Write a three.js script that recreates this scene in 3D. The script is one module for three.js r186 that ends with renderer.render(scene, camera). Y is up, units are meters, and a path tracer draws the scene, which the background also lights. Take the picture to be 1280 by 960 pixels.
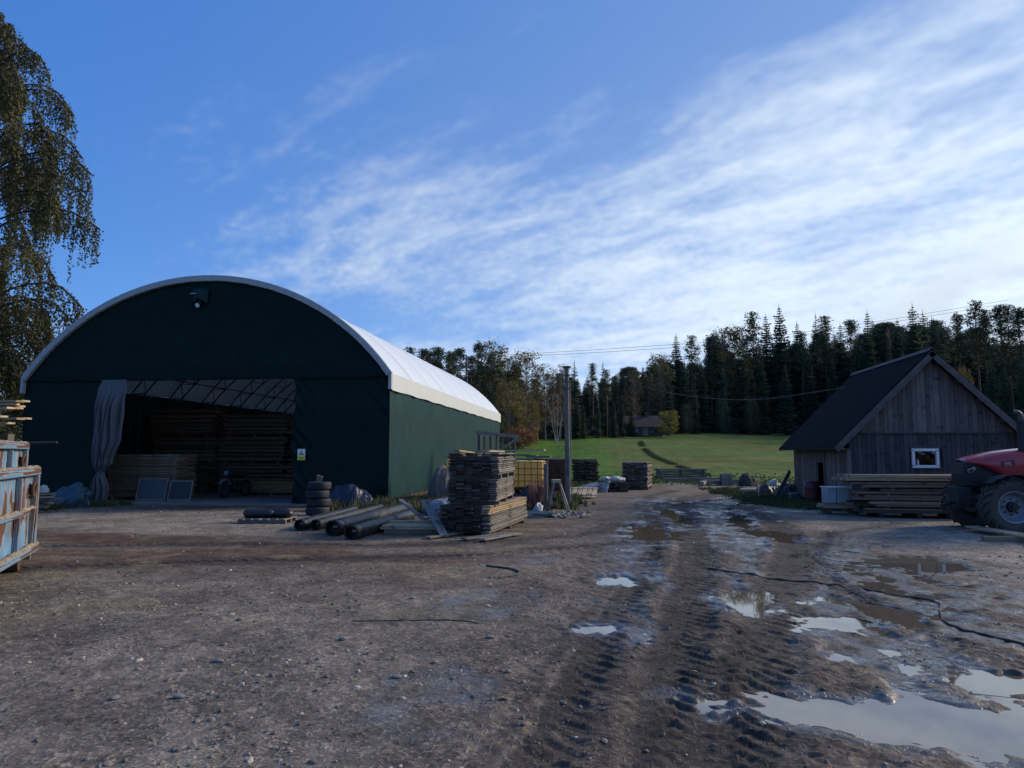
import * as THREE from 'three';
import { mergeGeometries, mergeVertices } from 'three/addons/utils/BufferGeometryUtils.js';
import { RoundedBoxGeometry } from 'three/addons/geometries/RoundedBoxGeometry.js';

// ------------------------------------------------------------------ camera, sky, sun, exposure
const scene = new THREE.Scene();
const PITCH = 0.09637, YAW = 0.12868, EYE = 1.65;
const camera = new THREE.PerspectiveCamera(56.14, 4 / 3, 0.1, 3000);
camera.position.set(0, EYE, 0);
camera.rotation.order = 'YXZ';
camera.rotation.set(PITCH, YAW, 0);
scene.add(camera);

const renderer = new THREE.WebGLRenderer({ antialias: true });
renderer.toneMapping = THREE.LinearToneMapping;
renderer.toneMappingExposure = 1.22;
renderer.shadowMap.enabled = true;

const SUN = new THREE.Vector3(0.735, 0.40, -0.55).normalize();

// seeded random numbers and value noise
function rnd(seed) { let a = seed >>> 0; return () => { a = (a + 0x6d2b79f5) >>> 0; let t = Math.imul(a ^ (a >>> 15), 1 | a); t = (t + Math.imul(t ^ (t >>> 7), 61 | t)) ^ t; return ((t ^ (t >>> 14)) >>> 0) / 4294967296; }; }
function hash(x, y) { let h = Math.imul(x, 374761393) + Math.imul(y, 668265263); h = Math.imul(h ^ (h >>> 13), 1274126177); return ((h ^ (h >>> 16)) >>> 0) / 4294967296; }
function vn(x, y) {
  const xi = Math.floor(x), yi = Math.floor(y); let u = x - xi, v = y - yi; u = u * u * u * (u * (u * 6 - 15) + 10); v = v * v * v * (v * (v * 6 - 15) + 10);
  const a = hash(xi, yi), b = hash(xi + 1, yi), c = hash(xi, yi + 1), d = hash(xi + 1, yi + 1);
  return a + (b - a) * u + (c - a) * v + (a - b - c + d) * u * v;
}
function fbm(x, y, o = 4) { let s = 0, a = 0.5, n = 0; for (let i = 0; i < o; i++) { s += a * vn(x, y); n += a; a *= 0.5; const t = x; x = x * 1.62 + y * 1.18 + 7.3; y = y * 1.62 - t * 1.18 + 3.1; } return s / n; }
const ss = (a, b, x) => { const t = Math.min(1, Math.max(0, (x - a) / (b - a))); return t * t * (3 - 2 * t); };
const mix = (a, b, t) => a + (b - a) * t, clamp = (x, a, b) => Math.min(b, Math.max(a, x));

{
  const W = 2048, H = 1024, data = new Float32Array(W * H * 4);
  for (let j = 0; j < H; j++) for (let i = 0; i < W; i++) {
    const el = (j + 0.5) / H * Math.PI - Math.PI / 2, az = (i + 0.5) / W * 2 * Math.PI - Math.PI;
    const ce = Math.cos(el), dx = ce * Math.cos(az), dz = ce * Math.sin(az), dy = Math.sin(el);
    const k = (j * W + i) * 4;
    const y = Math.max(dy, 0.0), cs = Math.max(-1, Math.min(1, dx * SUN.x + dy * SUN.y + dz * SUN.z));
    // clear air: deep blue overhead, paler toward the horizon and the sun
    const t = Math.pow(1 - y, 4.2), n = Math.pow(1 - y, 14);
    const g = Math.pow(0.5 + 0.5 * cs, 6);
    let r = mix(0.042, 0.175, t) + 0.12 * n + 0.06 * g, gg = mix(0.158, 0.425, t) + 0.12 * n + 0.08 * g, b = mix(0.50, 0.88, t) + 0.02 * n + 0.06 * g;
    // high cirrus on a flat layer, so that it draws together toward the horizon
    if (dy > 0.005) {
      const q = 1 / (dy + 0.10), px = dx * q, pz = dz * q;
      const along = px * 0.80 + pz * 0.60, across = -px * 0.60 + pz * 0.80;
      const wx = fbm(px * 0.8 + 3, pz * 0.8 + 8, 4) - 0.5, wz = fbm(px * 0.8 + 33, pz * 0.8 + 18, 4) - 0.5;
      const big = fbm(px * 0.62 + 33.3, pz * 0.62 + 19.9, 3);
      const streak = fbm(along * 0.95 + wx * 1.4 + 5, across * 1.6 + wz * 1.6, 6);
      const fine = fbm(along * 4.2 + wx * 3.0 + 9, across * 11 + wz * 4.0, 6);
      const ripple = fbm(along * 30 + wx * 10, across * 46 + wz * 10, 4);
      const sunward = ss(-0.05, 0.95, cs), low = ss(0.58, 0.12, dy);
      let c = (big - 0.5) * 1.0 + (streak - 0.5) * 1.15 + (fine - 0.5) * 1.0 + (ripple - 0.5) * 0.62 * ss(0.75, 0.2, dy);
      c = ss(-0.30, 1.38, c - 0.20 + 0.64 * ss(-0.05, 0.55, cs) * low + 0.20 * sunward + 0.12 * low);
      const veil = 0.10 * sunward + 0.20 * sunward * low;
      c = 1 - (1 - c * 0.92) * (1 - veil);
      c *= ss(0.0, 0.05, dy) * 0.4 + 0.6;
      const lit = 0.62 + 0.18 * ss(0.2, 0.97, cs) + 0.06 * low;
      r = mix(r, lit * 0.84, c); gg = mix(gg, lit * 0.965, c); b = mix(b, lit * 1.10, c);
      // a low grey bank of cumulus far to the right
      const bank = ss(0.30, 0.12, dy) * ss(0.74, 0.90, cs) * ss(0.42, 0.66, fbm(Math.atan2(dz, dx) * 10 + 2, dy * 18, 5) + 0.08);
      r = mix(r, 0.47, bank * 0.8); gg = mix(gg, 0.52, bank * 0.8); b = mix(b, 0.60, bank * 0.8);
    }
    // glow of the veiled sun
    const glow = Math.pow(Math.max(cs, 0), 60) * 1.6 + Math.pow(Math.max(cs, 0), 10) * 0.07;
    data[k] = r + glow; data[k + 1] = gg + glow * 0.97; data[k + 2] = b + glow * 0.88; data[k + 3] = 1;
  }
  const sky = new THREE.DataTexture(data, W, H, THREE.RGBAFormat, THREE.FloatType);
  sky.mapping = THREE.EquirectangularReflectionMapping; sky.magFilter = sky.minFilter = THREE.LinearFilter; sky.needsUpdate = true;
  scene.background = sky; scene.environment = sky;
}
const sun = new THREE.DirectionalLight(new THREE.Color(1.0, 0.86, 0.68), 2.9);
sun.position.copy(SUN).multiplyScalar(150); sun.target.position.set(0, 0, -25);
sun.castShadow = true; sun.shadow.radius = 22; sun.shadow.mapSize.set(4096, 4096);
Object.assign(sun.shadow.camera, { left: -90, right: 90, top: 70, bottom: -70, near: 1, far: 400 });
scene.add(sun, sun.target);

// ------------------------------------------------------------------ helpers: names, things, parts
const used = new Map();
function numbered(name) { const n = used.get(name) || 0; used.set(name, n + 1); return n ? name + '_' + String(n).padStart(3, '0') : name; }
function shadow(m) { m.castShadow = m.receiveShadow = true; return m; }
function thing(name, label, category, [x, y, z] = [0, 0, 0], turn = 0, group) {
  const o = new THREE.Group(); o.name = numbered(name); o.position.set(x, y, z); o.rotation.y = turn; scene.add(o);
  o.userData = { label, category }; if (group) o.userData.group = group;
  return o;
}
function part(name, geo, mat, parent, label) {
  const m = shadow(new THREE.Mesh(geo, mat)); m.name = numbered(name); parent.add(m); if (label) m.userData.label = label; return m;
}
function solo(name, geo, mat, label, category, [x, y, z] = [0, 0, 0], turn = 0, group) {
  const m = part(name, geo, mat, scene); m.position.set(x, y, z); m.rotation.y = turn; m.userData = { label, category }; if (group) m.userData.group = group; return m;
}
function struct(name, geo, mat, kind = 'structure') { const m = part(name, geo, mat, scene); m.userData = { kind }; return m; }
function copyOf(o, name, [x, y, z], turn, label, group) {
  const c = o.clone(); c.name = numbered(name); c.position.set(x, y, z); c.rotation.y = turn; c.userData = { ...o.userData }; if (label) c.userData.label = label; if (group) c.userData.group = group; scene.add(c); return c;
}
function merge(list) { return mergeGeometries(list.map((g) => { const h = g.index ? g.toNonIndexed() : g; for (const k of Object.keys(h.attributes)) if (!['position', 'normal', 'uv'].includes(k)) h.deleteAttribute(k); return h; })); }
const V = (x, y, z) => new THREE.Vector3(x, y, z);
function xf(g, [x, y, z] = [0, 0, 0], [rx, ry, rz] = [0, 0, 0], s) {
  const m = new THREE.Matrix4().compose(V(x, y, z), new THREE.Quaternion().setFromEuler(new THREE.Euler(rx, ry, rz, 'YXZ')), s ? V(...s) : V(1, 1, 1)); return g.applyMatrix4(m);
}
// box with uv in metres, grain running along its longest side
function bx(w, h, d, at = [0, 0, 0], rot = [0, 0, 0], off = 0) {
  const g = new THREE.BoxGeometry(w, h, d), p = g.attributes.position, n = g.attributes.normal, uv = g.attributes.uv, dims = [w, h, d];
  const L = dims.indexOf(Math.max(...dims));
  for (let i = 0; i < p.count; i++) {
    const c = [p.getX(i), p.getY(i), p.getZ(i)], nn = [Math.abs(n.getX(i)), Math.abs(n.getY(i)), Math.abs(n.getZ(i))], f = nn.indexOf(Math.max(...nn));
    const ax = [0, 1, 2].filter((a) => a !== f); if (ax[1] === L) ax.reverse();
    uv.setXY(i, c[ax[0]] + off * 0.37 + f * 0.11, c[ax[1]] + off * 0.71 + f * 0.23);
  }
  return xf(g, at, rot);
}
function rbx(w, h, d, r, at = [0, 0, 0], rot = [0, 0, 0], seg = 2) { return xf(new RoundedBoxGeometry(w, h, d, seg, r), at, rot); }
// bar between two points (round)
function rod(a, b, r, seg = 6, r2 = r) {
  const A = V(...a), B = V(...b), d = B.clone().sub(A), l = d.length(); const g = new THREE.CylinderGeometry(r2, r, l, seg);
  g.applyQuaternion(new THREE.Quaternion().setFromUnitVectors(V(0, 1, 0), d.divideScalar(l))); return g.translate((A.x + B.x) / 2, (A.y + B.y) / 2, (A.z + B.z) / 2);
}
// squared bar between two points
function beam(a, b, w, h, off = 0) {
  const A = V(...a), B = V(...b), d = B.clone().sub(A), l = d.length(), g = bx(l, h, w, [0, 0, 0], [0, 0, 0], off);
  const x = d.divideScalar(l), up = Math.abs(x.y) > 0.95 ? V(0, 0, 1) : V(0, 1, 0), z = x.clone().cross(up).normalize(), y = z.clone().cross(x);
  return g.applyMatrix4(new THREE.Matrix4().makeBasis(x, y, z)).translate((A.x + B.x) / 2, (A.y + B.y) / 2, (A.z + B.z) / 2);
}
function tube(pts, r, seg = 40, rad = 6) { return new THREE.TubeGeometry(new THREE.CatmullRomCurve3(pts.map((p) => V(...p))), seg, r, rad); }
// grid surface from f(u, v) -> [x, y, z]; uv in metres through su, sv
function sheet(nu, nv, f, su = 1, sv = 1) {
  const pos = [], uv = [], idx = [];
  for (let j = 0; j <= nv; j++) for (let i = 0; i <= nu; i++) { pos.push(...f(i / nu, j / nv)); uv.push(i / nu * su, j / nv * sv); }
  for (let j = 0; j < nv; j++) for (let i = 0; i < nu; i++) { const a = j * (nu + 1) + i, b = a + 1, c = a + nu + 1; idx.push(a, b, c, b, c + 1, c); }
  const g = new THREE.BufferGeometry(); g.setAttribute('position', new THREE.Float32BufferAttribute(pos, 3)); g.setAttribute('uv', new THREE.Float32BufferAttribute(uv, 2)); g.setIndex(idx); g.computeVertexNormals(); return g;
}
// irregular heap under a cover
function heap(rx, ry, rz, seed, rough = 0.35, n = 34) {
  const g = mergeVertices(new THREE.IcosahedronGeometry(1, n > 20 ? 20 : 12).deleteAttribute('normal').deleteAttribute('uv')), p = g.attributes.position, uv = new Float32Array(p.count * 2);
  for (let i = 0; i < p.count; i++) {
    const x = p.getX(i), y = p.getY(i), z = p.getZ(i), f = (q) => 0.5 * fbm(x * q + seed * 3.1, (y + z * 0.6) * q + 7, 3) + 0.5 * fbm(z * q + seed, (x * 0.7 - y) * q + 19, 3) - 0.5;
    const k = 1 + rough * 1.7 * f(1.5) + rough * 0.5 * f(4) - 0.16 * rough * Math.pow(1 - Math.abs(f(3.1)) * 4, 3) + 0.05 * f(9);
    p.setXYZ(i, x * rx * k, Math.max(y, 0) * ry * k * (y > 0 ? 1 : 0) - (y <= 0 ? 0.02 : 0), z * rz * k); uv[i * 2] = x * rx + z * rz * 0.5; uv[i * 2 + 1] = y * ry + z * rz * 0.5;
  }
  g.setAttribute('uv', new THREE.BufferAttribute(uv, 2)); g.computeVertexNormals(); return g;
}

// ------------------------------------------------------------------ procedural textures (linear multipliers unless noted)
function tex(n, f, { rep = 1, m = n } = {}) {
  const d = new Uint8Array(n * m * 4);
  for (let j = 0; j < m; j++) for (let i = 0; i < n; i++) { const c = f(i / n, j / m), k = (j * n + i) * 4; d[k] = clamp(c[0], 0, 1) * 255; d[k + 1] = clamp(c[1], 0, 1) * 255; d[k + 2] = clamp(c[2], 0, 1) * 255; d[k + 3] = c.length > 3 ? clamp(c[3], 0, 1) * 255 : 255; }
  const t = new THREE.DataTexture(d, n, m); t.wrapS = t.wrapT = THREE.RepeatWrapping; t.magFilter = THREE.LinearFilter; t.minFilter = THREE.LinearMipmapLinearFilter; t.repeat.set(rep, rep); t.needsUpdate = true; return t;
}
// periodic noise for tiles
function pn(x, y, p, o = 4) { let s = 0, a = 0.5, n = 0, q = p; for (let i = 0; i < o; i++) {
  const X = x * q, Y = y * q, xi = Math.floor(X), yi = Math.floor(Y); let u = X - xi, v = Y - yi; u = u * u * (3 - 2 * u); v = v * v * (3 - 2 * v);
  const w = (k) => ((k % q) + q) % q, A = hash(w(xi) + i * 91, w(yi)), B = hash(w(xi + 1) + i * 91, w(yi)), C = hash(w(xi) + i * 91, w(yi + 1)), D = hash(w(xi + 1) + i * 91, w(yi + 1));
  s += a * (A + (B - A) * u + (C - A) * v + (A - B - C + D) * u * v); n += a; a *= 0.55; q *= 2; } return s / n; }
const woodTex = tex(512, (u, v) => {
  const w = pn(u, v, 4, 3) * 0.16, g = pn(u * 0.999, v, 3, 2);
  const line = pn(u * 0.06 + 0.3, v + w * 0.15, 32, 3), fine = pn(u * 0.12, v, 96, 2), blot = pn(u, v, 3, 4), knot = ss(0.80, 0.9, pn(u, v, 7, 1));
  const k = 0.50 + 0.42 * line + 0.22 * (fine - 0.5) + 0.40 * (blot - 0.5) - 0.35 * knot + 0.1 * (g - 0.5); return [k, k * 0.985, k * 0.965];
}, { rep: 0.7 });
const grimeTex = tex(512, (u, v) => { const a = pn(u, v, 4, 6), b = pn(u + 0.3, v * 0.3, 12, 4); const k = 0.62 + 0.5 * (a - 0.35) + 0.22 * (b - 0.5); return [k, k, k]; }, { rep: 0.4 });
const foldTex = tex(512, (u, v) => { const w = pn(u, v, 3, 3); const k = 0.5 + 0.8 * (pn(u + w * 0.3, v + w * 0.2, 5, 4) - 0.5) + 0.3 * (pn(u * 3, v * 0.4, 10, 2) - 0.5); return [k, k, k]; }, { rep: 0.35 });
const dirtTex = tex(1024, (u, v) => {
  const a = pn(u, v, 8, 6), b = pn(u + 0.5, v + 0.2, 48, 3), c = pn(u, v, 128, 2), st = ss(0.72, 0.80, pn(u + 0.1, v, 90, 1)), st2 = ss(0.80, 0.85, pn(u, v + 0.4, 44, 1));
  const k = 0.50 + 0.60 * (a - 0.5) + 0.52 * (b - 0.5) + 0.40 * (c - 0.5) + 0.34 * st + 0.30 * st2; return [k, k, k * 0.995];
}, { rep: 0.55 });
const dirtBump = tex(1024, (u, v) => { const k = 0.30 + 0.5 * (pn(u, v, 16, 6) - 0.3) + 0.28 * (pn(u + 0.2, v, 70, 3) - 0.5) + 0.35 * ss(0.66, 0.86, pn(u + 0.1, v, 90, 1)); return [k, k, k]; }, { rep: 0.55 });
const rustTex = tex(1024, (u, v) => {   // flaking pale blue paint over rust, colour in linear values
  const a = pn(u, v, 5, 6), drip = pn(u * 1.0, v * 0.25 + 0.2, 14, 5), f = ss(0.57, 0.61, a * 0.62 + drip * 0.40 + 0.03), e = ss(0.52, 0.58, a * 0.62 + drip * 0.40 + 0.03);
  const p = 0.75 + 0.5 * (pn(u, v, 9, 5) - 0.5), q = 0.7 + 0.6 * pn(u, v, 30, 3), dirt = ss(0.45, 0.75, pn(u + 0.3, v + 0.1, 4, 5)) * 0.5;
  let c = [0.17 * p, 0.33 * p, 0.50 * p]; c = c.map((x, i) => mix(x, [0.09, 0.075, 0.055][i], dirt * 0.9)); c = c.map((x, i) => mix(x, [0.30, 0.30, 0.28][i], e * 0.5)); return c.map((x, i) => mix(x, [0.105 * q, 0.045 * q, 0.025 * q][i], f));
}, { rep: 0.42 });

const P = THREE.MeshPhysicalMaterial;
function mat(c, rough = 0.85, o = {}) { const m = new THREE.MeshStandardMaterial({ roughness: rough, side: THREE.DoubleSide, ...o }); m.color.setRGB(...c); return m; }
const wood = (c, bump = 0.003) => mat(c, 0.88, { map: woodTex, bumpMap: woodTex, bumpScale: bump });
const dull = (c, rough, sp, o = {}) => { const m = new P({ roughness: rough, specularIntensity: sp, side: THREE.DoubleSide, ...o }); m.color.setRGB(...c); return m; };
const M = {
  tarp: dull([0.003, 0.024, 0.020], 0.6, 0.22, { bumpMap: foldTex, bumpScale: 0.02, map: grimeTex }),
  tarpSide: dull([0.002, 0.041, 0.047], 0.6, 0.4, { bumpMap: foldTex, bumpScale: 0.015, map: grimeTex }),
  roofSheet: new P({ color: new THREE.Color().setRGB(0.58, 0.63, 0.68), roughness: 0.6, transmission: 0.045, thickness: 0, ior: 1.3, side: THREE.DoubleSide, bumpMap: foldTex, bumpScale: 0.01 }),
  seam: mat([0.26, 0.28, 0.30], 0.6), white: mat([0.72, 0.72, 0.70], 0.55), valance: mat([0.52, 0.54, 0.52], 0.6, { bumpMap: foldTex, bumpScale: 0.01 }), rim: mat([0.36, 0.37, 0.37], 0.6),
  steel: mat([0.07, 0.07, 0.075], 0.6, { metalness: 0.3 }), galv: mat([0.30, 0.31, 0.32], 0.45, { metalness: 0.5, map: grimeTex }),
  concrete: mat([0.24, 0.22, 0.20], 0.9, { map: grimeTex, bumpMap: dirtBump, bumpScale: 0.004 }),
  curtain: mat([0.10, 0.105, 0.118], 0.8, { bumpMap: foldTex, bumpScale: 0.01 }),
  greyWood: [wood([0.25, 0.222, 0.198]), wood([0.195, 0.172, 0.152]), wood([0.31, 0.282, 0.252])],
  darkWood: [wood([0.085, 0.064, 0.052]), wood([0.060, 0.047, 0.040]), wood([0.115, 0.086, 0.068])],
  newWood: [wood([0.52, 0.39, 0.24]), wood([0.45, 0.32, 0.19]), wood([0.58, 0.46, 0.30])],
  midWood: [wood([0.28, 0.20, 0.13]), wood([0.22, 0.16, 0.11]), wood([0.34, 0.25, 0.165])],
  redWood: [wood([0.17, 0.075, 0.05]), wood([0.13, 0.06, 0.045]), wood([0.21, 0.10, 0.07])],
  barnWood: [wood([0.185, 0.16, 0.148], 0.006), wood([0.14, 0.122, 0.116], 0.006), wood([0.225, 0.195, 0.18], 0.006), wood([0.145, 0.125, 0.118], 0.006)],
  barnLow: [wood([0.085, 0.085, 0.092], 0.006), wood([0.068, 0.068, 0.076], 0.006), wood([0.105, 0.102, 0.106], 0.006)],
  roofFelt: dull([0.002, 0.005, 0.012], 0.95, 0.18, { map: grimeTex, bumpMap: grimeTex, bumpScale: 0.006 }),
  black: mat([0.012, 0.012, 0.013], 0.6), rubber: mat([0.022, 0.021, 0.021], 0.85, { bumpMap: dirtBump, bumpScale: 0.002 }), muddyRubber: mat([0.085, 0.074, 0.065], 0.92, { map: grimeTex, bumpMap: dirtBump, bumpScale: 0.004 }),
  blackFilm: mat([0.016, 0.017, 0.020], 0.38, { bumpMap: foldTex, bumpScale: 0.02 }), wrapFilm: mat([0.030, 0.029, 0.029], 0.5, { bumpMap: foldTex, bumpScale: 0.03, map: grimeTex }),
  paint: new P({ color: new THREE.Color().setRGB(0.55, 0.014, 0.032), roughness: 0.4, clearcoat: 0.7, clearcoatRoughness: 0.15, side: THREE.DoubleSide, map: grimeTex }),
  rimGrey: mat([0.30, 0.32, 0.35], 0.5, { map: grimeTex, metalness: 0.2 }), chassis: mat([0.018, 0.018, 0.020], 0.6),
  glass: new P({ color: 0xffffff, roughness: 0.04, transmission: 1, thickness: 0, ior: 1.5, side: THREE.DoubleSide }), darkGlass: mat([0.015, 0.017, 0.02], 0.06),
  rust: mat([1, 1, 1], 0.75, { map: rustTex, bumpMap: rustTex, bumpScale: 0.006 }), rustPlain: mat([0.11, 0.055, 0.035], 0.9, { map: grimeTex }),
  sawdust: mat([0.50, 0.38, 0.25], 0.95, { map: dirtTex, bumpMap: dirtBump, bumpScale: 0.02 }),
  ibc: new P({ color: new THREE.Color().setRGB(0.92, 0.62, 0.13), roughness: 0.75, transmission: 0.25, thickness: 0, side: THREE.DoubleSide }),
  blueDrum: mat([0.010, 0.015, 0.030], 0.7, { map: grimeTex }), redDrum: mat([0.10, 0.012, 0.014], 0.5, { map: grimeTex }),
  greenCover: mat([0.012, 0.035, 0.032], 0.5, { bumpMap: foldTex, bumpScale: 0.04 }), blueCover: mat([0.009, 0.013, 0.034], 0.4, { bumpMap: foldTex, bumpScale: 0.04 }), greyCover: mat([0.16, 0.17, 0.20], 0.6, { bumpMap: foldTex, bumpScale: 0.04 }), darkCover: mat([0.014, 0.014, 0.016], 0.5, { bumpMap: foldTex, bumpScale: 0.04 }),
  panelGrey: mat([0.045, 0.05, 0.06], 0.4), whiteBag: mat([0.46, 0.44, 0.41], 0.6, { bumpMap: foldTex, bumpScale: 0.03 }), tealCover: mat([0.022, 0.060, 0.085], 0.5, { bumpMap: foldTex, bumpScale: 0.04 }),
  bark: mat([0.07, 0.055, 0.045], 0.95, { map: grimeTex }), pineBark: mat([0.16, 0.085, 0.05], 0.95, { map: grimeTex }), birchBark: mat([0.48, 0.46, 0.43], 0.85, { map: grimeTex }), greyBark: mat([0.15, 0.14, 0.13], 0.9),
};
const leafMat = (c, tr = 0.25) => { const m = new P({ roughness: 0.9, transmission: tr, thickness: 0, side: THREE.DoubleSide, ior: 1.3 }); m.color.setRGB(...c); return m; };
const L = {
  spruce: leafMat([0.045, 0.076, 0.034]), spruceDark: leafMat([0.036, 0.064, 0.034]), spruceGreen: leafMat([0.055, 0.090, 0.032]), pine: leafMat([0.066, 0.082, 0.038]), pineDark: leafMat([0.052, 0.070, 0.036]),
  olive: leafMat([0.125, 0.105, 0.034]), brown: leafMat([0.135, 0.088, 0.040]), ochre: leafMat([0.20, 0.145, 0.035]), orange: leafMat([0.24, 0.09, 0.026]), yellow: leafMat([0.24, 0.20, 0.035]), birch: leafMat([0.088, 0.083, 0.024], 0.35), green: leafMat([0.035, 0.055, 0.018]),
};

const ORD = ['first', 'second', 'third', 'fourth', 'fifth', 'sixth', 'seventh', 'eighth', 'ninth', 'tenth', 'eleventh', 'twelfth', 'thirteenth', 'fourteenth', 'fifteenth', 'sixteenth', 'seventeenth', 'eighteenth', 'nineteenth', 'twentieth', 'twenty-first', 'twenty-second', 'twenty-third', 'twenty-fourth', 'twenty-fifth', 'twenty-sixth', 'twenty-seventh', 'twenty-eighth'];
const rank = (list, i, f = (p) => p[0] / -p[1]) => list.filter((p) => f(p) < f(list[i])).length;
// ------------------------------------------------------------------ the ground: one sheet from the yard to the far wood
const TRACKS = [
  { w: 0.33, d: 0.060, p: [[0.10, -2.6], [0.37, -4.05], [0.44, -5.05], [0.64, -6.73], [0.98, -9.02], [1.46, -12.6], [1.87, -17.6], [2.2, -22.6], [2.9, -27.9], [4.6, -31.5], [8, -34]] },
  { w: 0.31, d: 0.055, p: [[0.45, -2.6], [0.66, -4.08], [0.96, -5.44], [1.35, -6.82], [1.85, -8.66], [2.6, -11.1], [3.37, -14.0], [3.9, -17.9], [4.1, -22.3], [5.0, -27], [8, -31]] },
  { w: 0.22, d: 0.012, p: [[-0.5, -2.6], [-0.35, -4.2], [-0.1, -6.5], [0.3, -9], [0.75, -12.5], [1.1, -17.5], [1.25, -23], [1.6, -29], [3.0, -33]] },
  { w: 0.20, d: 0.016, p: [[3.6, -3.4], [3.3, -5.4], [2.9, -7.4], [2.9, -9.6], [3.2, -12], [4.6, -16], [7, -18.6]] },
  { w: 0.22, d: 0.014, p: [[-9.5, -9.2], [-6, -10.6], [-2.5, -11.6], [0.2, -13.6], [1.3, -16.5]] },
  { w: 0.22, d: 0.012, p: [[-12, -11.6], [-7, -12.5], [-3.5, -12.9], [-0.6, -14.8], [0.6, -17.5]] },
  { w: 0.2, d: 0.020, p: [[1.6, -21], [2.4, -25.5], [3.9, -28.6], [6.6, -31.2]] },
];
for (const t of TRACKS) { t.seg = []; let s = 0; for (let i = 0; i + 1 < t.p.length; i++) { const [ax, az] = t.p[i], [bx_, bz] = t.p[i + 1], l = Math.hypot(bx_ - ax, bz - az); t.seg.push([ax, az, (bx_ - ax) / l, (bz - az) / l, l, s]); s += l; } }
function track(t, x, z) { let best = 9, s = 0, side = 0; for (const [ax, az, ux, uz, l, s0] of t.seg) { const k = clamp((x - ax) * ux + (z - az) * uz, 0, l), dx = x - ax - ux * k, dz = z - az - uz * k, d = Math.hypot(dx, dz); if (d < best) { best = d; s = s0 + k; side = dx * uz - dz * ux; } } return [best, s, side]; }
const PUDDLES = [
  { n: 'long brown puddle reflecting the dark trees, left of the ruts', x: 0.86, z: -15.5, rx: 0.56, rz: 1.75, a: -0.1 },
  { n: 'small brown puddle right of the ruts, toward the grey shed', x: 3.3, z: -15.5, rx: 0.46, rz: 0.95, a: 0.2 },
  { n: 'wide puddle that mirrors the white window, before the tractor', x: 4.75, z: -11.8, rx: 0.62, rz: 0.75, a: 0.3 },
  { n: 'brown puddle in the middle of the churned right side', x: 2.95, z: -8.08, rx: 0.30, rz: 0.46, a: 0.2 },
  { n: 'largest puddle, mirroring bright cloud at the lower right', x: 2.45, z: -4.86, rx: 1.62, rz: 0.44, a: -0.16 },
  { n: 'small bright puddle left of the tread marks, the nearer one', x: -0.10, z: -7.05, rx: 0.24, rz: 0.22, a: 0 },
  { n: 'small bright puddle left of the tread marks, the farther one', x: 0.07, z: -9.8, rx: 0.26, rz: 0.42, a: 0 },
  { n: 'patchy bright puddle between the two churned ruts', x: 2.20, z: -7.55, rx: 0.36, rz: 0.34, a: 0.3 },
  { n: 'bright puddle cut off by the right edge of the view', x: 3.15, z: -5.85, rx: 0.55, rz: 0.22, a: 0 },
  { n: 'narrow bright strip of water where the ruts bend away', x: 1.68, z: -21.2, rx: 0.30, rz: 3.6, a: 0.09 },
  { n: 'shallow water lying inside the right rut', x: 1.45, z: -8.6, rx: 0.30, rz: 0.65, a: -0.2 },
  { n: 'far left one of two curved strips of water before the field', x: 4.1, z: -27.2, rx: 0.40, rz: 2.4, a: -0.62 },
  { n: 'far right one of two curved strips of water before the field', x: 5.3, z: -25.8, rx: 0.32, rz: 2.0, a: -0.70 },
  { n: 'broken wet strip running up toward the shed', x: 3.35, z: -19.4, rx: 0.34, rz: 2.3, a: -0.12 },
];
const WATER = -0.020;
const BASE = { hall: [-20.2, -6.9, -47.3, -22.2], shed: [7.1, 11.7, -28.7, -22.3] };
const inBox = ([a, b, c, d], x, z, m = 0) => x > a - m && x < b + m && z > c - m && z < d + m;
function hill(x, z) {
  const dd = -0.1283 * x - 0.9917 * z, st = mix(41, 51, ss(-1, -7, x)), sl = mix(0.067, 0.082, ss(0, -10, x));
  const u = dd - st, soft = u > 12 ? u - 3 : u < -6 ? 0 : (u + 6) * (u + 6) / 36; const s = Math.min(soft, 118) + Math.max(0, soft - 118) * 0.25;
  return Math.max(0, s) * sl + ss(48, 70, dd) * (fbm(x * 0.03, z * 0.03, 3) - 0.5) * 0.9;
}
function grassy(x, z) {
  const w = (fbm(x * 0.55 + 4, z * 0.55 + 9, 4) - 0.5) * 3.0, w2 = (fbm(x * 1.7 + 14, z * 1.7, 3) - 0.5);
  let g = ss(-38.5, -40.5, z + w);
  const vx = z > -24 ? mix(6.9, 4.9, ss(-21.2, -24, z)) : mix(4.9, 4.4, ss(-24, -38, z));
  g = Math.max(g, ss(vx - 0.25, vx + 0.45, x + w * 0.22) * ss(-21.0, -21.9, z + w2 * 0.6) * ss(-36, -30.5, z + w * 0.6));
  g = Math.max(g, ss(-4.4, -5.6, x + w * 0.35) * ss(-19.3, -20.8, z + w2) * ss(-8.7, -8.0, x) * 0.95);
  g = Math.max(g, ss(-0.55, -1.5, x + w * 0.30) * ss(-19.6, -22.5, z + w * 0.7) * ss(0.40, 0.56, fbm(x * 0.9, z * 0.9 + 3, 3) + 0.04));
  g = Math.max(g, ss(-15.6, -16.4, x + w2) * ss(-18.6, -19.8, z + w2) * ss(-23, -22.3, z) * 0.8);
  g = Math.max(g, ss(-20.5, -22.5, x + w), ss(20, 24, x + w), ss(14, 20, z + w));
  return inBox(BASE.hall, x, z) ? 0 : g;
}
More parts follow.
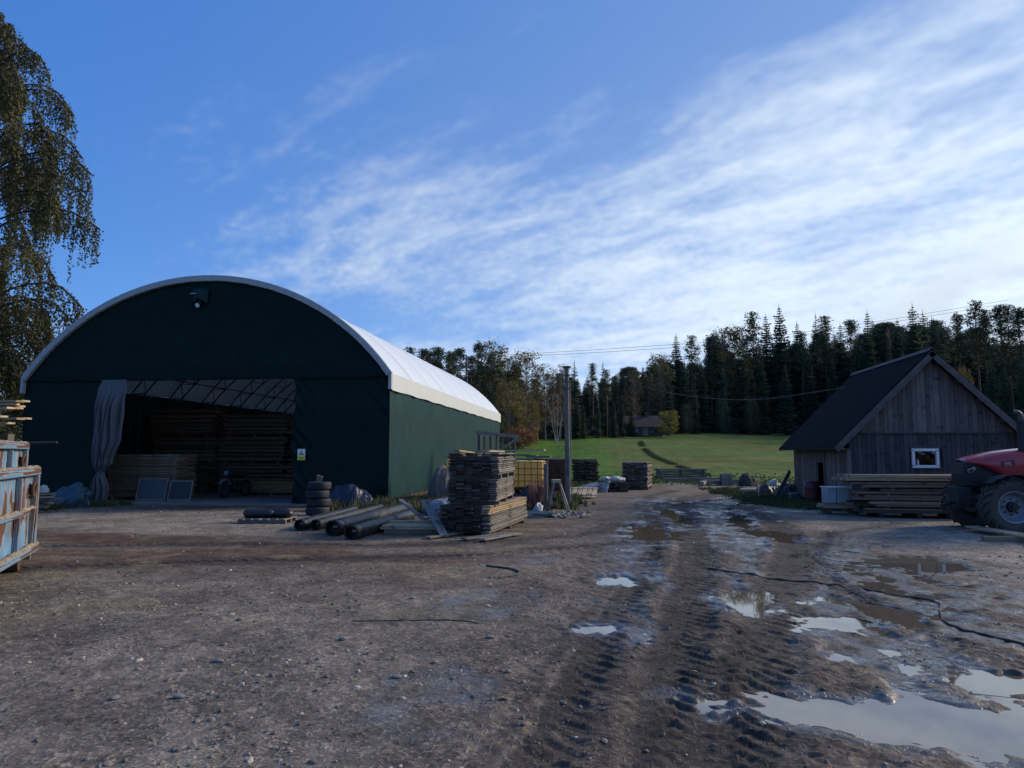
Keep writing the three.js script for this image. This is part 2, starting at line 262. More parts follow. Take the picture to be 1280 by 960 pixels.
function wetness(x, z) {
  const zone = ss(-0.9, 0.7, x + 0.05 * z + 0.4) * ss(7.6, 4.2, x) * ss(-31, -25, z) * ss(1, -2, z);
  const far = ss(-21, -18, z);
  const f = fbm(x * 0.8 + 3, z * 0.42 + 1, 5);
  const u = (x - 2.75) / 1.9, v = (z + 8.2) / 3.4, blob = ss(0.30, 0.46, Math.exp(-u * u - v * v) * (0.21 + 1.2 * fbm(x * 1.5 + 31, z * 1.0, 5)));
  return clamp(Math.max(blob, 0) + zone * mix(ss(0.40, 0.60, f), ss(0.44, 0.58, f), far) + 0.55 * ss(0.60, 0.72, fbm(x * 0.8 + 20, z * 0.6 + 7, 5)) * ss(-7, -3, x) * ss(-17, -12, z), 0, 1);
}
function trackMask(x, z) { if (x < -13 || x > 9 || z < -35) return 0; let m = 0; for (const t of TRACKS) { const [td] = track(t, x, z); m = Math.max(m, ss(t.w * 1.6, t.w * 0.6, td + (fbm(x * 3.3, z * 2.2, 4) - 0.5) * 0.7) * Math.min(1, t.d / 0.03)); } return m; }
const wetMud = (x, z) => { const w = wetness(x, z); return w > 0 ? w * (1 - 0.88 * trackMask(x, z)) : 0; };
function ellipse(p, x, z, k) { k *= Math.min(1, 0.55 / p.rx); const dx = x - p.x, dz = z - p.z, c = Math.cos(p.a), s = Math.sin(p.a), u = (dx * c - dz * s) / p.rx, v = (dx * s + dz * c) / p.rz; return Math.hypot(u, v) + k; }
function ground(x, z, out) {
  const d = Math.hypot(x, z), gr = grassy(x, z); let h = hill(x, z);
  const gravelL = ss(0.2, -1.6, x + (fbm(x * 0.7, z * 0.7, 3) - 0.5) * 2) * ss(-10.5, -8.2, z + (fbm(x * 0.5 + 9, z * 0.5, 3) - 0.5) * 3);
  const gravelR = ss(3.4, 5.2, x - 0.04 * (z + 14) + (fbm(x * 0.6, z * 0.6 + 30, 3) - 0.5) * 2.4) * ss(-9, -11.5, z) * ss(-24, -21.5, z);
  const pale = ss(-13.6, -15.2, z + (fbm(x * 0.4 + 6, z * 0.4, 3) - 0.5) * 3) * ss(-20.5, -18.8, z) * ss(-5.5, -7, x);
  const reddish = ss(-8.6, -10.4, z + (fbm(x * 0.35, z * 0.35, 3) - 0.5) * 4) * ss(0.2, -2.2, x + (fbm(x * 0.5 + 2, z * 0.5 + 8, 3) - 0.5) * 4) * (1 - pale);
  let mud = ss(-1.8, 0.4, x) * ss(5.6, 3.6, x) * ss(-34, -26, z), wet = d < 48 ? wetMud(x, z) : 0, lower = 0, trk = 0;
  if (d < 55 && z < 6 && !inBox(BASE.hall, x, z, 0.4) && !inBox(BASE.shed, x, z)) {
    h += (fbm(x * 0.33, z * 0.33, 3) - 0.5) * 0.035 + (fbm(x * 1.6, z * 1.6, 4) - 0.5) * (0.018 + 0.006 * mud);
    if (d < 26) h += (fbm(x * 9.5 + 3, z * 9.5, 4) - 0.5) * (0.010 + 0.028 * mud * (1 - 0.2 * wet) + 0.004 * gravelL);
    if (d < 13) h += (fbm(x * 24, z * 24 + 5, 3) - 0.5) * (0.008 + 0.020 * mud * (1 - 0.3 * wet));
    if (x > -13 && x < 9 && z > -35) for (const t of TRACKS) {
      const [td, s, side] = track(t, x, z); if (td > t.w * 3) continue;
      const wob = (fbm(x * 2.2, z * 2.2, 3) - 0.5) * 0.14, k = ss(t.w * 1.15, t.w * 0.6, td + wob), ridge = Math.exp(-Math.pow((td + wob - t.w * 1.35) / (t.w * 0.38), 2));
      const lug = Math.sin((s + Math.abs(side) * 0.7 + wob * 0.12) * 2 * Math.PI / 0.19 + (side > 0 ? 3.14 : 0));
      const keep = ss(0.30, 0.52, fbm(x * 0.9 + 40, z * 0.5, 3));
      h += -t.d * 0.62 * k * (0.5 + 0.5 * keep) + ridge * t.d * 0.40 * (0.3 + 1.3 * (fbm(x * 5, z * 5, 3) - 0.3)) + (d < 22 ? k * (lug > 0 ? Math.sqrt(lug) : -0.7 * Math.sqrt(-lug)) * 0.029 * (0.45 + 0.55 * keep) * Math.min(1, t.d / 0.03) * (1 - 0.4 * wet) : 0);
      lower = Math.max(lower, k * Math.min(1, t.d / 0.03)); trk = Math.max(trk, k, ridge * 0.7);
    }
    const fw = wet * ss(0.5, 0.9, wet) * ss(-29, -26, z) * 0.9; if (fw > 0) h = mix(h, WATER + 0.004 + (h - hill(x, z)) * 0.42 + (fbm(x * 3.8 + 9, z * 2.6, 5) - mix(0.36, 0.50, ss(-13, -10, z))) * 0.062 + (fbm(x * 12, z * 9, 3) - 0.5) * 0.022, fw);
    let pd = 0; for (const p of PUDDLES) if (Math.abs(x - p.x) < p.rz + p.rx + 0.5 && Math.abs(z - p.z) < p.rz + p.rx + 0.5) { const e = ellipse(p, x, z, (fbm(x * 2.4, z * 2.4, 3) - 0.5) * 1.5 + (fbm(x * 8, z * 8 + 3, 3) - 0.5) * 0.9); pd = Math.max(pd, ss(1.22, 0.66, e)); wet = Math.max(wet, ss(1.9, 1.1, e)); }
    h = mix(h, Math.min(h * 0.45 - 0.040, h), pd); if (pd > 0) wet = Math.max(wet, pd);
    if (fw <= 0 && pd <= 0) h = Math.max(h, -0.013 + (h + 0.013) * 0.12); h += gr * 0.02;
  }
  if (inBox(BASE.hall, x, z, 0.4)) h = Math.min(h, 0) - 0.06;
  if (!out) return h;
  const c = out, n1 = fbm(x * 1.1 + 60, z * 1.1, 4), n2 = d < 30 ? fbm(x * 9, z * 9 + 70, 3) : 0.5;
  let r = 0.154, g = 0.119, b = 0.088; const put = (R, G, B, k) => { r = mix(r, R, k); g = mix(g, G, k); b = mix(b, B, k); };
  put(0.163, 0.138, 0.112, gravelL * 0.8); put(0.205, 0.180, 0.150, gravelR * 0.8); put(0.235, 0.20, 0.162, pale * 0.7);
  const rs = fbm(x * 0.35 + 11, z * 1.5 + 4, 4); put(0.088, 0.050, 0.034, reddish * ss(0.40, 0.58, rs * 0.7 + n1 * 0.3) * 0.85); put(0.118, 0.094, 0.076, mud * 0.7); put(0.046, 0.038, 0.032, trk * 0.86);
  put(0.056, 0.044, 0.035, wet * 0.72);
  const yel = ss(0.62, 0.72, fbm(x * 0.8 + 77, z * 0.8 + 12, 3)) * ss(0, -2.5, x) * 0.35; put(0.24, 0.20, 0.12, yel);
  const k = 0.42 + 0.72 * n1 + 0.50 * (n2 - 0.5) + 0.18; r *= k; g *= k; b *= k;
  if (gr > 0) {
    const dd = -0.1283 * x - 0.9917 * z, far = ss(40, 60, dd), lawn = ss(2.5, -1, x - (dd - 46) * 0.02 * -1 + (fbm(x * 0.1, z * 0.1, 2) - 0.5) * 3), m = 0.35 + 0.7 * fbm(x * 0.22, z * 0.5 + 4, 5) + 0.6 * fbm(x * 1.1 + 9, z * 0.7, 4), e = fbm(x * 0.06 + 3, z * 0.16, 4);
    const yard = ss(-36, -39, z), R = mix(0.050, mix(mix(0.120, 0.175, ss(0.4, 0.62, e)), 0.092, lawn), yard) * m, G = mix(0.062, mix(0.160, 0.168, lawn), yard) * m, B = mix(0.020, mix(0.032, 0.018, lawn), yard) * m; put(R * 0.66, G * 0.78, B * 0.78, gr);
  }
  c[0] = r; c[1] = g; c[2] = b; c[3] = wet; c[4] = gr; return h;
}
{
  const xs = [0], zs = [];
  for (let x = 0, s = 0.03; x < 1400; ) { s = x < 9 ? 0.03 : Math.max(s * (x < 60 ? 1.035 : 1.22), 0.03); if (x < 60) s = Math.min(s, 0.6); x += s; xs.push(x); xs.unshift(-x); }
  for (let z = -3.0; z > -1400; ) { zs.push(z); z -= Math.max(0.02, -z < 60 ? -z * 0.0036 : -z * (z > -200 ? 0.025 : 0.2)); }
  for (let z = -2.97, s = 0.04; z < 300; ) { zs.unshift(z); s *= 1.25; z += s; }
  const nx = xs.length, nz = zs.length, pos = new Float32Array(nx * nz * 3), col = new Float32Array(nx * nz * 3), uv = new Float32Array(nx * nz * 2), uv1 = new Float32Array(nx * nz * 2), isF = new Uint8Array(nx * nz), o = [0, 0, 0, 0, 0];
  for (let j = 0; j < nz; j++) for (let i = 0; i < nx; i++) {
    const x = xs[i], z = zs[j], k = j * nx + i; pos[k * 3] = x; pos[k * 3 + 2] = z; pos[k * 3 + 1] = ground(x, z, o);
    col[k * 3] = o[0]; col[k * 3 + 1] = o[1]; col[k * 3 + 2] = o[2]; uv[k * 2] = x; uv[k * 2 + 1] = z; uv1[k * 2] = (x + 24) / 48; uv1[k * 2 + 1] = (z + 44) / 48;
    isF[k] = z < -37 && o[4] > 0.5 || Math.abs(x) > 30 || z > 25 ? 1 : 0;
  }
  const all = new THREE.BufferGeometry(); const idx = new Uint32Array((nx - 1) * (nz - 1) * 6); let q = 0;
  for (let j = 0; j + 1 < nz; j++) for (let i = 0; i + 1 < nx; i++) { const a = j * nx + i, b = a + 1, c = a + nx, d = c + 1; idx[q++] = a; idx[q++] = b; idx[q++] = c; idx[q++] = b; idx[q++] = d; idx[q++] = c; }
  all.setAttribute('position', new THREE.BufferAttribute(pos, 3)); all.setIndex(new THREE.BufferAttribute(idx, 1)); all.computeVertexNormals();
  const nor = all.attributes.normal.array;
  for (const which of [0, 1]) {
    const map = new Int32Array(nx * nz).fill(-1), list = [], ind = [];
    for (let t = 0; t < idx.length; t += 3) { if (isF[idx[t]] !== which) continue; for (let e = 0; e < 3; e++) { const v = idx[t + e]; if (map[v] < 0) { map[v] = list.length; list.push(v); } ind.push(map[v]); } }
    const take = (a, n) => { const r = new Float32Array(list.length * n); list.forEach((v, i) => { for (let e = 0; e < n; e++) r[i * n + e] = a[v * n + e]; }); return new THREE.BufferAttribute(r, n); };
    const g = new THREE.BufferGeometry(); g.setAttribute('position', take(pos, 3)); g.setAttribute('normal', take(nor, 3)); g.setAttribute('color', take(col, 3)); g.setAttribute('uv', take(uv, 2)); g.setIndex(ind);
    if (!which) g.setAttribute('uv1', take(uv1, 2));
    const m = new P({ vertexColors: true, ior: which ? 1.45 : 1.8, specularIntensity: which ? 0.4 : 1, roughness: 1, map: dirtTex, bumpMap: dirtBump, bumpScale: which ? 0.03 : 0.009, side: THREE.DoubleSide }); m.color.setRGB(1.75, 1.75, 1.75);
    if (!which) {
      const rt = tex(2048, (u, v) => { const x = u * 48 - 24, z = v * 48 - 44; if (Math.abs(x) > 14) return [0, 0.92, 0, 0.2]; let w = wetMud(x, z); for (const p of PUDDLES) w = Math.max(w, ss(1.7, 0.9, ellipse(p, x, z, (vn(x * 2.6, z * 2.6) - 0.5) * 1.1))); const r = Math.max(0.16, 0.92 - 0.80 * w * clamp(0.10 + 1.7 * (fbm(x * 3.5, z * 3.0, 4) - 0.18), 0, 1)); return [0, r, 0, 0.2 + 0.8 * ss(0.8, 0.3, r)]; });
      rt.channel = 1; m.roughnessMap = rt; m.specularIntensityMap = rt;
    }
    struct(which ? 'meadow' : 'dirt_yard', g, m);
  }
  const water = new P({ roughness: 0.03, ior: 1.95, side: THREE.DoubleSide }); water.color.setRGB(0.115, 0.090, 0.060);
  { const pos = [], st = 0.25; for (let x = -2; x < 8; x += st) for (let z = -30; z < -2.8; z += st) { if (Math.max(wetness(x, z), wetness(x + st, z), wetness(x, z + st), wetness(x + st, z + st)) < 0.05) continue; const y = WATER - 0.002; pos.push(x, y, z, x, y, z + st, x + st, y, z, x + st, y, z, x, y, z + st, x + st, y, z + st); }
    const g = new THREE.BufferGeometry(); g.setAttribute('position', new THREE.Float32BufferAttribute(pos, 3)); g.computeVertexNormals(); const m = struct('standing_water', g, water); m.userData.label = 'thin standing water between the clods of the churned mud'; }
  for (const p of PUDDLES) {
    const g = new THREE.CircleGeometry(1, 48).rotateX(-Math.PI / 2); g.scale(p.rx * 1.6, 1, p.rz * 1.6); g.rotateY(p.a);
    const m = struct('puddle', g, water); m.position.set(p.x, WATER, p.z); m.userData.label = p.n;
  }
}
// loose gravel on the yard
{
  const r = rnd(11), geos = [0, 1, 2].map((k) => { const g = mergeVertices(new THREE.IcosahedronGeometry(1, 0).deleteAttribute('uv').deleteAttribute('normal')), p = g.attributes.position; for (let i = 0; i < p.count; i++) { const f = 0.7 + 0.6 * hash(i, k + 40); p.setXYZ(i, p.getX(i) * f, p.getY(i) * f * 0.6, p.getZ(i) * f); } const h = g.toNonIndexed(); h.computeVertexNormals(); return h; });
  const stone = mat([1, 1, 1], 0.85), mtx = new THREE.Matrix4(), q = new THREE.Quaternion(), c = new THREE.Color();
  geos.forEach((g, k) => {
    const N = 5200, im = new THREE.InstancedMesh(g, stone, N); let n = 0, tries = 0;
    while (n < N && tries++ < 400000) {
      const u = r(), z = -3.2 - 21 * Math.pow(u, 1.7), x = (r() * 2 - 1) * (2.2 - z * 0.80) - 0.13 * z * -1;
      const a = ss(0.2, -1.6, x) * ss(-11, -8, z), b = ss(3.2, 5, x) * ss(-9, -11, z), pl = ss(-13, -15, z) * ss(-5, -7, x), dens = 0.10 + 0.55 * a + 0.7 * b + 0.6 * pl;
      if (r() > dens * ss(0.34, 0.66, fbm(x * 0.9 + 5, z * 0.9, 3) + 0.06)) continue;
      if (inBox(BASE.hall, x, z, 0.3) || inBox(BASE.shed, x, z, 0.2)) continue;
      const y = ground(x, z); if (y < WATER) continue;
      const big = Math.pow(r(), 9), s = (0.004 + 0.020 * big) * (1 + (-z - 4) * 0.022); q.setFromEuler(new THREE.Euler(r() * 0.6, r() * 6.3, r() * 0.6));
      mtx.compose(V(x, y + s * 0.15, z), q, V(s * (0.8 + r() * 0.7), s, s)); im.setMatrixAt(n, mtx);
      const t = 0.095 + 0.13 * r() * r() + 0.22 * (r() < 0.16); im.setColorAt(n, c.setRGB(t * 1.16, t, t * (0.76 + 0.1 * r()))); n++;
    }
    im.count = n; im.name = numbered('gravel'); im.userData = { kind: 'stuff' }; shadow(im); scene.add(im);
  });
  const big = mat([0.30, 0.285, 0.27], 0.9, { bumpMap: dirtBump, bumpScale: 0.006, map: grimeTex });
  const sg = xf(new THREE.IcosahedronGeometry(1, 2), [0, 0, 0]); { const p = sg.attributes.position; for (let i = 0; i < p.count; i++) { const x = p.getX(i), y = p.getY(i), z = p.getZ(i), f = 0.75 + 0.5 * fbm(x * 1.7 + 9, z * 1.7 + y * 2.1, 3); p.setXYZ(i, x * f * 1.2, y * f * 0.7, z * f); } sg.computeVertexNormals(); }
  const spots = [[-3.06, -5.55, 0.05], [-2.32, -6.3, 0.055], [-2.02, -5.0, 0.03], [-1.55, -5.35, 0.05], [-1.36, -5.75, 0.04], [-3.3, -4.65, 0.045], [-2.9, -4.75, 0.05], [-3.6, -6.9, 0.06], [-2.2, -8.2, 0.05], [-1.05, -6.6, 0.055], [-0.9, -6.7, 0.045], [-0.75, -5.6, 0.035]];
  spots.forEach(([x, z, s], i) => { const m = solo('stone', sg, big, `pale loose stone on the dirt yard, ${ORD[rank(spots, i)]} of twelve from the left`, 'stone', [x, ground(x, z) + s * 0.2, z], i * 2.1, 'loose stones on the yard'); m.scale.set(s * 0.62, s * 0.40, s * 0.55); });
}
// grass: tufts on the verges and the meadow
{
  const r = rnd(5); const tuft = (n, h, spread) => { const pos = []; for (let i = 0; i < n; i++) { const a = r() * 6.3, x = Math.cos(a) * spread * r(), z = Math.sin(a) * spread * r(), b = r() * 6.3, l = h * (0.5 + r() * 0.7), w = 0.012 + r() * 0.01, t = 0.55 * l * r(), c = Math.cos(b), s = Math.sin(b); pos.push(x - s * w, -0.02, z + c * w, x + s * w, -0.02, z - c * w, x + c * t, l, z + s * t); } const g = new THREE.BufferGeometry(); g.setAttribute('position', new THREE.Float32BufferAttribute(pos, 3)); g.computeVertexNormals(); return g; };
  const gm = mat([1, 1, 1], 0.9), mtx = new THREE.Matrix4(), q = new THREE.Quaternion(), c = new THREE.Color();
  const sow = (name, N, area, h, tint, test) => {
    const im = new THREE.InstancedMesh(tuft(22, h, h * 0.9), gm, N); let n = 0, tries = 0;
    while (n < N && tries++ < N * 12) { const [x, z] = area(); const g = grassy(x, z); if (r() > g || (test && !test(x, z))) continue; const s = 0.5 + r() * 0.9; q.setFromEuler(new THREE.Euler(0, r() * 6.3, 0)); mtx.compose(V(x, ground(x, z), z), q, V(s, s * (0.7 + 0.6 * r()), s)); im.setMatrixAt(n, mtx); const k = 0.7 + 0.6 * r(), y = r(); im.setColorAt(n, c.setRGB((tint[0] + 0.05 * y * y) * k, (tint[1] + 0.03 * y * y) * k, tint[2] * k)); n++; }
    im.count = n; im.name = numbered(name); im.userData = { kind: 'stuff' }; shadow(im); scene.add(im);
  };
  sow('grass', 5200, () => [4.2 + r() * 3.2, -21 - r() * 15], 0.09, [0.040, 0.062, 0.022], (x, z) => !inBox(BASE.shed, x, z, 0.05));
  sow('grass', 5200, () => [-8.4 + r() * 4.4, -19.4 - r() * 24], 0.24, [0.085, 0.088, 0.036], (x, z) => !inBox(BASE.hall, x, z, 0.05));
  sow('grass', 2600, () => [-3 + r() * 3, -20 - r() * 20], 0.13, [0.070, 0.080, 0.030]);
  sow('grass', 900, () => [-19 + r() * 3.6, -18.6 - r() * 3.8], 0.12, [0.06, 0.06, 0.025]);
  sow('meadow_grass', 9000, () => { const z = -38 - 12 * r() * r(); return [-8 + r() * (28 - z * 0.35), z]; }, 0.06, [0.085, 0.12, 0.03]);
  // the strip of long grass along the ditch that crosses the field
  const N = 3500, im = new THREE.InstancedMesh(tuft(22, 0.38, 0.5), gm, N); let n = 0;
  while (n < N) { const t = r(), z = mix(-47, -92, t), x = mix(6.4, 4.6, t) - 1.3 * Math.sin(t * 3) + (r() - 0.5) * (0.9 - 0.4 * t) * r(); if (fbm(t * 14, 3, 3) < 0.3) continue; const s = 0.25 + r() * 0.5; q.setFromEuler(new THREE.Euler(0, r() * 6.3, 0)); mtx.compose(V(x, ground(x, z) - 0.12, z), q, V(s, s, s)); im.setMatrixAt(n, mtx); const k = 0.6 + r() * 0.5; im.setColorAt(n, c.setRGB(0.055 * k, 0.085 * k, 0.026 * k)); n++; }
  im.name = 'tall_grass'; im.userData = { kind: 'stuff' }; shadow(im); scene.add(im);
}

// ------------------------------------------------------------------ the tarpaulin storage hall
const pick = (a, r) => a[Math.floor(r() * a.length) % a.length];
const HX = -13.41, HW = 6.54, HF = -22.5, HB = -47.0, HK = 4.22, HR = 8.045, HC = 7.58 - 8.045, HA = Math.asin(HW / HR);
const archY = (x) => HC + Math.sqrt(Math.max(0, HR * HR - (x - HX) * (x - HX)));
{
  struct('concrete_floor', bx(13.0, 0.12, 24.9, [HX, -0.03, -34.6]), M.concrete);
  const t = thing('storage_hall', 'large arched storage hall with dark green tarpaulin walls, white roof and wide open front', 'storage hall', [HX, 0, HF]);
  const len = HF - HB, L0 = (g) => g;   // local frame: x across, z = 0 at the front, running to -len
  const BAYS = 9, bay = len / BAYS;
  part('roof_sheet', sheet(96, 132, (u, v) => { const a = mix(-HA, HA, u), s = v * BAYS, f = Math.abs(s - Math.round(s)) * 2, R = HR - 0.075 * Math.sin(Math.min(1, f) * Math.PI / 2) - 0.02 * (fbm(u * 9, v * 30, 3) - 0.5); return [Math.sin(a) * R, HC + Math.cos(a) * R, -v * len]; }, 15, 24), M.roofSheet, t);
  const seam = (k) => sheet(64, 1, (u, v) => { const a = mix(-HA, HA, u), R = HR + 0.012; return [Math.sin(a) * R, HC + Math.cos(a) * R, -k * bay + (v - 0.5) * 0.05]; });
  for (let k = 1; k < BAYS; k++) part('roof_seam', seam(k), M.seam, t);
  // laced white edge round the front arch, in short panels
  const N = 46;
  for (let i = 0; i < N; i++) {
    const a0 = mix(-HA, HA, (i + 0.03) / N), a1 = mix(-HA, HA, (i + 0.97) / N), sh = new THREE.Shape(), r0 = HR - 0.10 - 0.012 * hash(i, 3), r1 = HR + 0.07;
    sh.moveTo(Math.sin(a0) * r0, Math.cos(a0) * r0); sh.lineTo(Math.sin(a0) * r1, Math.cos(a0) * r1); sh.lineTo(Math.sin(a1) * r1, Math.cos(a1) * r1); sh.lineTo(Math.sin(a1) * r0, Math.cos(a1) * r0);
    part('rim_panel', new THREE.ExtrudeGeometry(sh, { depth: 0.12, bevelEnabled: true, bevelSize: 0.012, bevelThickness: 0.012, bevelSegments: 1 }).translate(0, HC, 0.02), M.rim, t);
  }
  for (const s of [-1, 1]) {
    part('corner_strip', bx(0.10, 0.52, 0.14, [s * (HW + 0.01), HK - 0.24, 0.07]), M.rim, t);
    part('valance', sheet(90, 6, (u, v) => [s * (HW + 0.03 + 0.015 * Math.sin(u * 75) * (1 - v) + (1 - v) * 0.02), mix(HK - 0.52 - 0.012 * Math.sin(u * 60), HK + 0.03, v), -u * len], 24, 0.5), M.valance, t);
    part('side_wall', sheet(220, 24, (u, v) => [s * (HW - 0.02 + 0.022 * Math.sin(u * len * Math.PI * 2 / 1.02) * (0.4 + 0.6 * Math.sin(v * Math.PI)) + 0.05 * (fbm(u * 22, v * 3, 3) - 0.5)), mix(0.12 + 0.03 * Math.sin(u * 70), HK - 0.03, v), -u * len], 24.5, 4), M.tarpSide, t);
    part('base_rail', bx(0.09, 0.10, len, [s * (HW - 0.10), 0.12, -len / 2]), M.galv, t);
  }
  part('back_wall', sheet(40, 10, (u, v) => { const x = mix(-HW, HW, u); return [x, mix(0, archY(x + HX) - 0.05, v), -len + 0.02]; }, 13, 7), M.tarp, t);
  // gable: header over the opening, hem, side panels
  const fold = (x, y) => 0.05 * (fbm(x * 0.9 + 4, y * 0.6, 3) - 0.5) + 0.02 * (fbm(x * 3, y * 3.5, 3) - 0.5);
  const hb = 4.13;
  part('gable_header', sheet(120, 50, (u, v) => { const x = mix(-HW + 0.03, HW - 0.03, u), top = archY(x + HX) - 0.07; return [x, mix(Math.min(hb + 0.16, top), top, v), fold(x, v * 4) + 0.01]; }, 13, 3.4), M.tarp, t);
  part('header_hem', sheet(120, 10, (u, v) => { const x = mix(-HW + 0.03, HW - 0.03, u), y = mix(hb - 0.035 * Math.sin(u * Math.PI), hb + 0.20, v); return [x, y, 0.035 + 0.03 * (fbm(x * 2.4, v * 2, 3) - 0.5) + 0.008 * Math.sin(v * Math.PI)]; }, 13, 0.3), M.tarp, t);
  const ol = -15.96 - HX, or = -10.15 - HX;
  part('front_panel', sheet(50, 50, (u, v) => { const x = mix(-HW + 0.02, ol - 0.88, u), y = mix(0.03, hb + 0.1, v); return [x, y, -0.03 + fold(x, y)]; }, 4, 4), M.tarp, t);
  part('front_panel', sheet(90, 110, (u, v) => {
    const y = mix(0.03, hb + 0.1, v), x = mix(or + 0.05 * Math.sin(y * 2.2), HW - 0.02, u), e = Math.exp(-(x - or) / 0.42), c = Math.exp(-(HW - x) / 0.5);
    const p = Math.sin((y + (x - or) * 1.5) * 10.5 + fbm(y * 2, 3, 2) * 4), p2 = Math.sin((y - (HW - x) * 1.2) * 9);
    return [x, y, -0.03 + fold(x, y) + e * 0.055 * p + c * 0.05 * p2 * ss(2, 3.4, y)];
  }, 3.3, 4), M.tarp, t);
  // steel frame: arched trusses and purlins
  for (let k = 0; k <= BAYS; k++) {
    const g = [], n = 17, z = -0.14 - k * (len - 0.3) / BAYS, P2 = (a, r) => [Math.sin(a) * r, HC + Math.cos(a) * r, z];
    for (let i = 0; i < n; i++) {
      const a = mix(-HA, HA, i / n), b = mix(-HA, HA, (i + 1) / n), m = (a + b) / 2;
      g.push(rod(P2(a, HR - 0.13), P2(b, HR - 0.13), 0.032, 6), rod(P2(a, HR - 0.62), P2(b, HR - 0.62), 0.032, 6), rod(P2(a, HR - 0.13), P2(m, HR - 0.62), 0.02, 5), rod(P2(m, HR - 0.62), P2(b, HR - 0.13), 0.02, 5));
    }
    for (const s of [-1, 1]) { const x0 = s * (HW - 0.13), x1 = s * (HW - 0.52); g.push(rod([x0, 0, z], [x0, HK - 0.06, z], 0.035, 6), rod([x1, 0, z], [x1, HK - 0.45, z], 0.035, 6)); for (let y = 0.2; y < 3.6; y += 0.8) g.push(rod([x0, y, z], [x1, y + 0.4, z], 0.02, 5), rod([x1, y + 0.4, z], [x0, y + 0.8, z], 0.02, 5)); }
    part('truss', merge(g), M.steel, t);
  }
  for (const a of [-0.8, -0.5, -0.22, 0.06, 0.34, 0.62, 0.85]) part('purlin', rod([Math.sin(a) * (HR - 0.36), HC + Math.cos(a) * (HR - 0.36), -0.2], [Math.sin(a) * (HR - 0.36), HC + Math.cos(a) * (HR - 0.36), -len + 0.2], 0.025, 6), M.steel, t);
  // curtain gathered and tied at the left of the opening
  const lerpK = (k, y) => { for (let i = 0; i + 1 < k.length; i++) if (y <= k[i + 1][0]) { const f = (y - k[i][0]) / (k[i + 1][0] - k[i][0]), s = f * f * (3 - 2 * f); return [mix(k[i][1], k[i + 1][1], s), mix(k[i][2], k[i + 1][2], s)]; } return k[k.length - 1].slice(1); };
  const K = [[0, -17.12, -16.42], [0.5, -17.02, -16.40], [1.02, -16.93, -16.62], [1.35, -17.0, -16.35], [2.2, -17.06, -16.0], [3.2, -17.10, -15.93], [3.75, -17.02, -15.94], [4.13, -16.86, -15.97]];
  solo('tied_curtain', sheet(120, 90, (u, v) => {
    const y = mix(0.03, 4.13, v), [a, b] = lerpK(K, y), w = b - a, x = mix(a, b, u);
    const f = (Math.abs(Math.sin(u * Math.PI * 5.5 + 3.4 * (fbm(u * 3, y * 0.45, 3) - 0.5) * 2)) - 0.5) * 0.20 * Math.min(1, w * 1.3) + 0.05 * Math.sin(u * 23 + y * 1.3), tie = Math.exp(-Math.pow((y - 1.02) / 0.14, 2));
    return [x, y, HF + 0.24 + f * (1 - 0.55 * tie) * ss(4.13, 3.3, y + 0.15) + 0.12 * Math.sin(u * Math.PI) * (0.3 + 0.7 * ss(4.1, 3, y)) - 0.04 * tie];
  }, 4, 4.1), M.curtain, 'long grey curtain gathered and tied at the left edge of the hall opening', 'curtain');
  // lamp under a torn tarpaulin hood, high on the gable
  const l = thing('floodlight', 'floodlight under a small tarpaulin hood high on the green gable', 'floodlight', [-13.55, 6.72, HF + 0.08]);
  part('bracket', merge([bx(0.06, 0.45, 0.05, [0.02, 0.15, 0.02]), bx(0.06, 0.05, 0.22, [0.02, 0.2, 0.1])]), M.steel, l);
  part('lamp_housing', rbx(0.26, 0.17, 0.12, 0.02, [-0.08, 0.22, 0.2], [0.4, 0, 0]), M.black, l); part('lamp_glass', bx(0.20, 0.09, 0.012, [-0.08, 0.235, 0.264], [0.4, 0, 0]), M.white, l);
  part('hood', sheet(16, 10, (u, v) => [mix(-0.32, 0.32, u) * (1 - 0.12 * v), 0.50 - 0.45 * v * (0.75 + 0.5 * hash(Math.round(u * 16), 2)), 0.02 + 0.34 * Math.sin(u * Math.PI) * Math.sqrt(v) * (1 - 0.2 * v)]), M.tarpSide, l);
  part('sensor', rbx(0.10, 0.14, 0.08, 0.02, [-0.02, -0.10, 0.10], [0, 0, 0.5]), M.white, l);
  // warning sign
  const cv = document.createElement('canvas'); cv.width = 256; cv.height = 360; const c = cv.getContext('2d');
  c.fillStyle = '#e4e6ea'; c.fillRect(0, 0, 256, 360); c.fillStyle = '#d8cf3a'; c.fillRect(0, 232, 256, 128); c.fillStyle = '#4a4a20'; c.fillRect(34, 282, 188, 16); c.fillRect(60, 312, 136, 10);
  c.beginPath(); c.moveTo(128, 22); c.lineTo(226, 206); c.lineTo(30, 206); c.closePath(); c.fillStyle = '#1c1f1c'; c.fill(); c.beginPath(); c.moveTo(128, 58); c.lineTo(198, 190); c.lineTo(58, 190); c.closePath(); c.fillStyle = '#c9c442'; c.fill();
  c.fillStyle = '#1c1f1c'; c.beginPath(); c.arc(128, 128, 12, 0, 7); c.fill(); c.beginPath(); c.moveTo(106, 180); c.lineTo(116, 138); c.lineTo(142, 138); c.lineTo(152, 180); c.closePath(); c.fill();
  const st = new THREE.CanvasTexture(cv); st.colorSpace = THREE.SRGBColorSpace;
  const sg = thing('warning_sign', 'small white and yellow warning sign on the green panel right of the opening', 'sign', [-9.80, 1.62, HF + 0.075]);
  part('plate', bx(0.26, 0.36, 0.008, [0, 0, 0]), M.white, sg); part('print', new THREE.PlaneGeometry(0.25, 0.35).translate(0, 0, 0.007), new THREE.MeshStandardMaterial({ map: st, roughness: 0.6 }), sg);
}

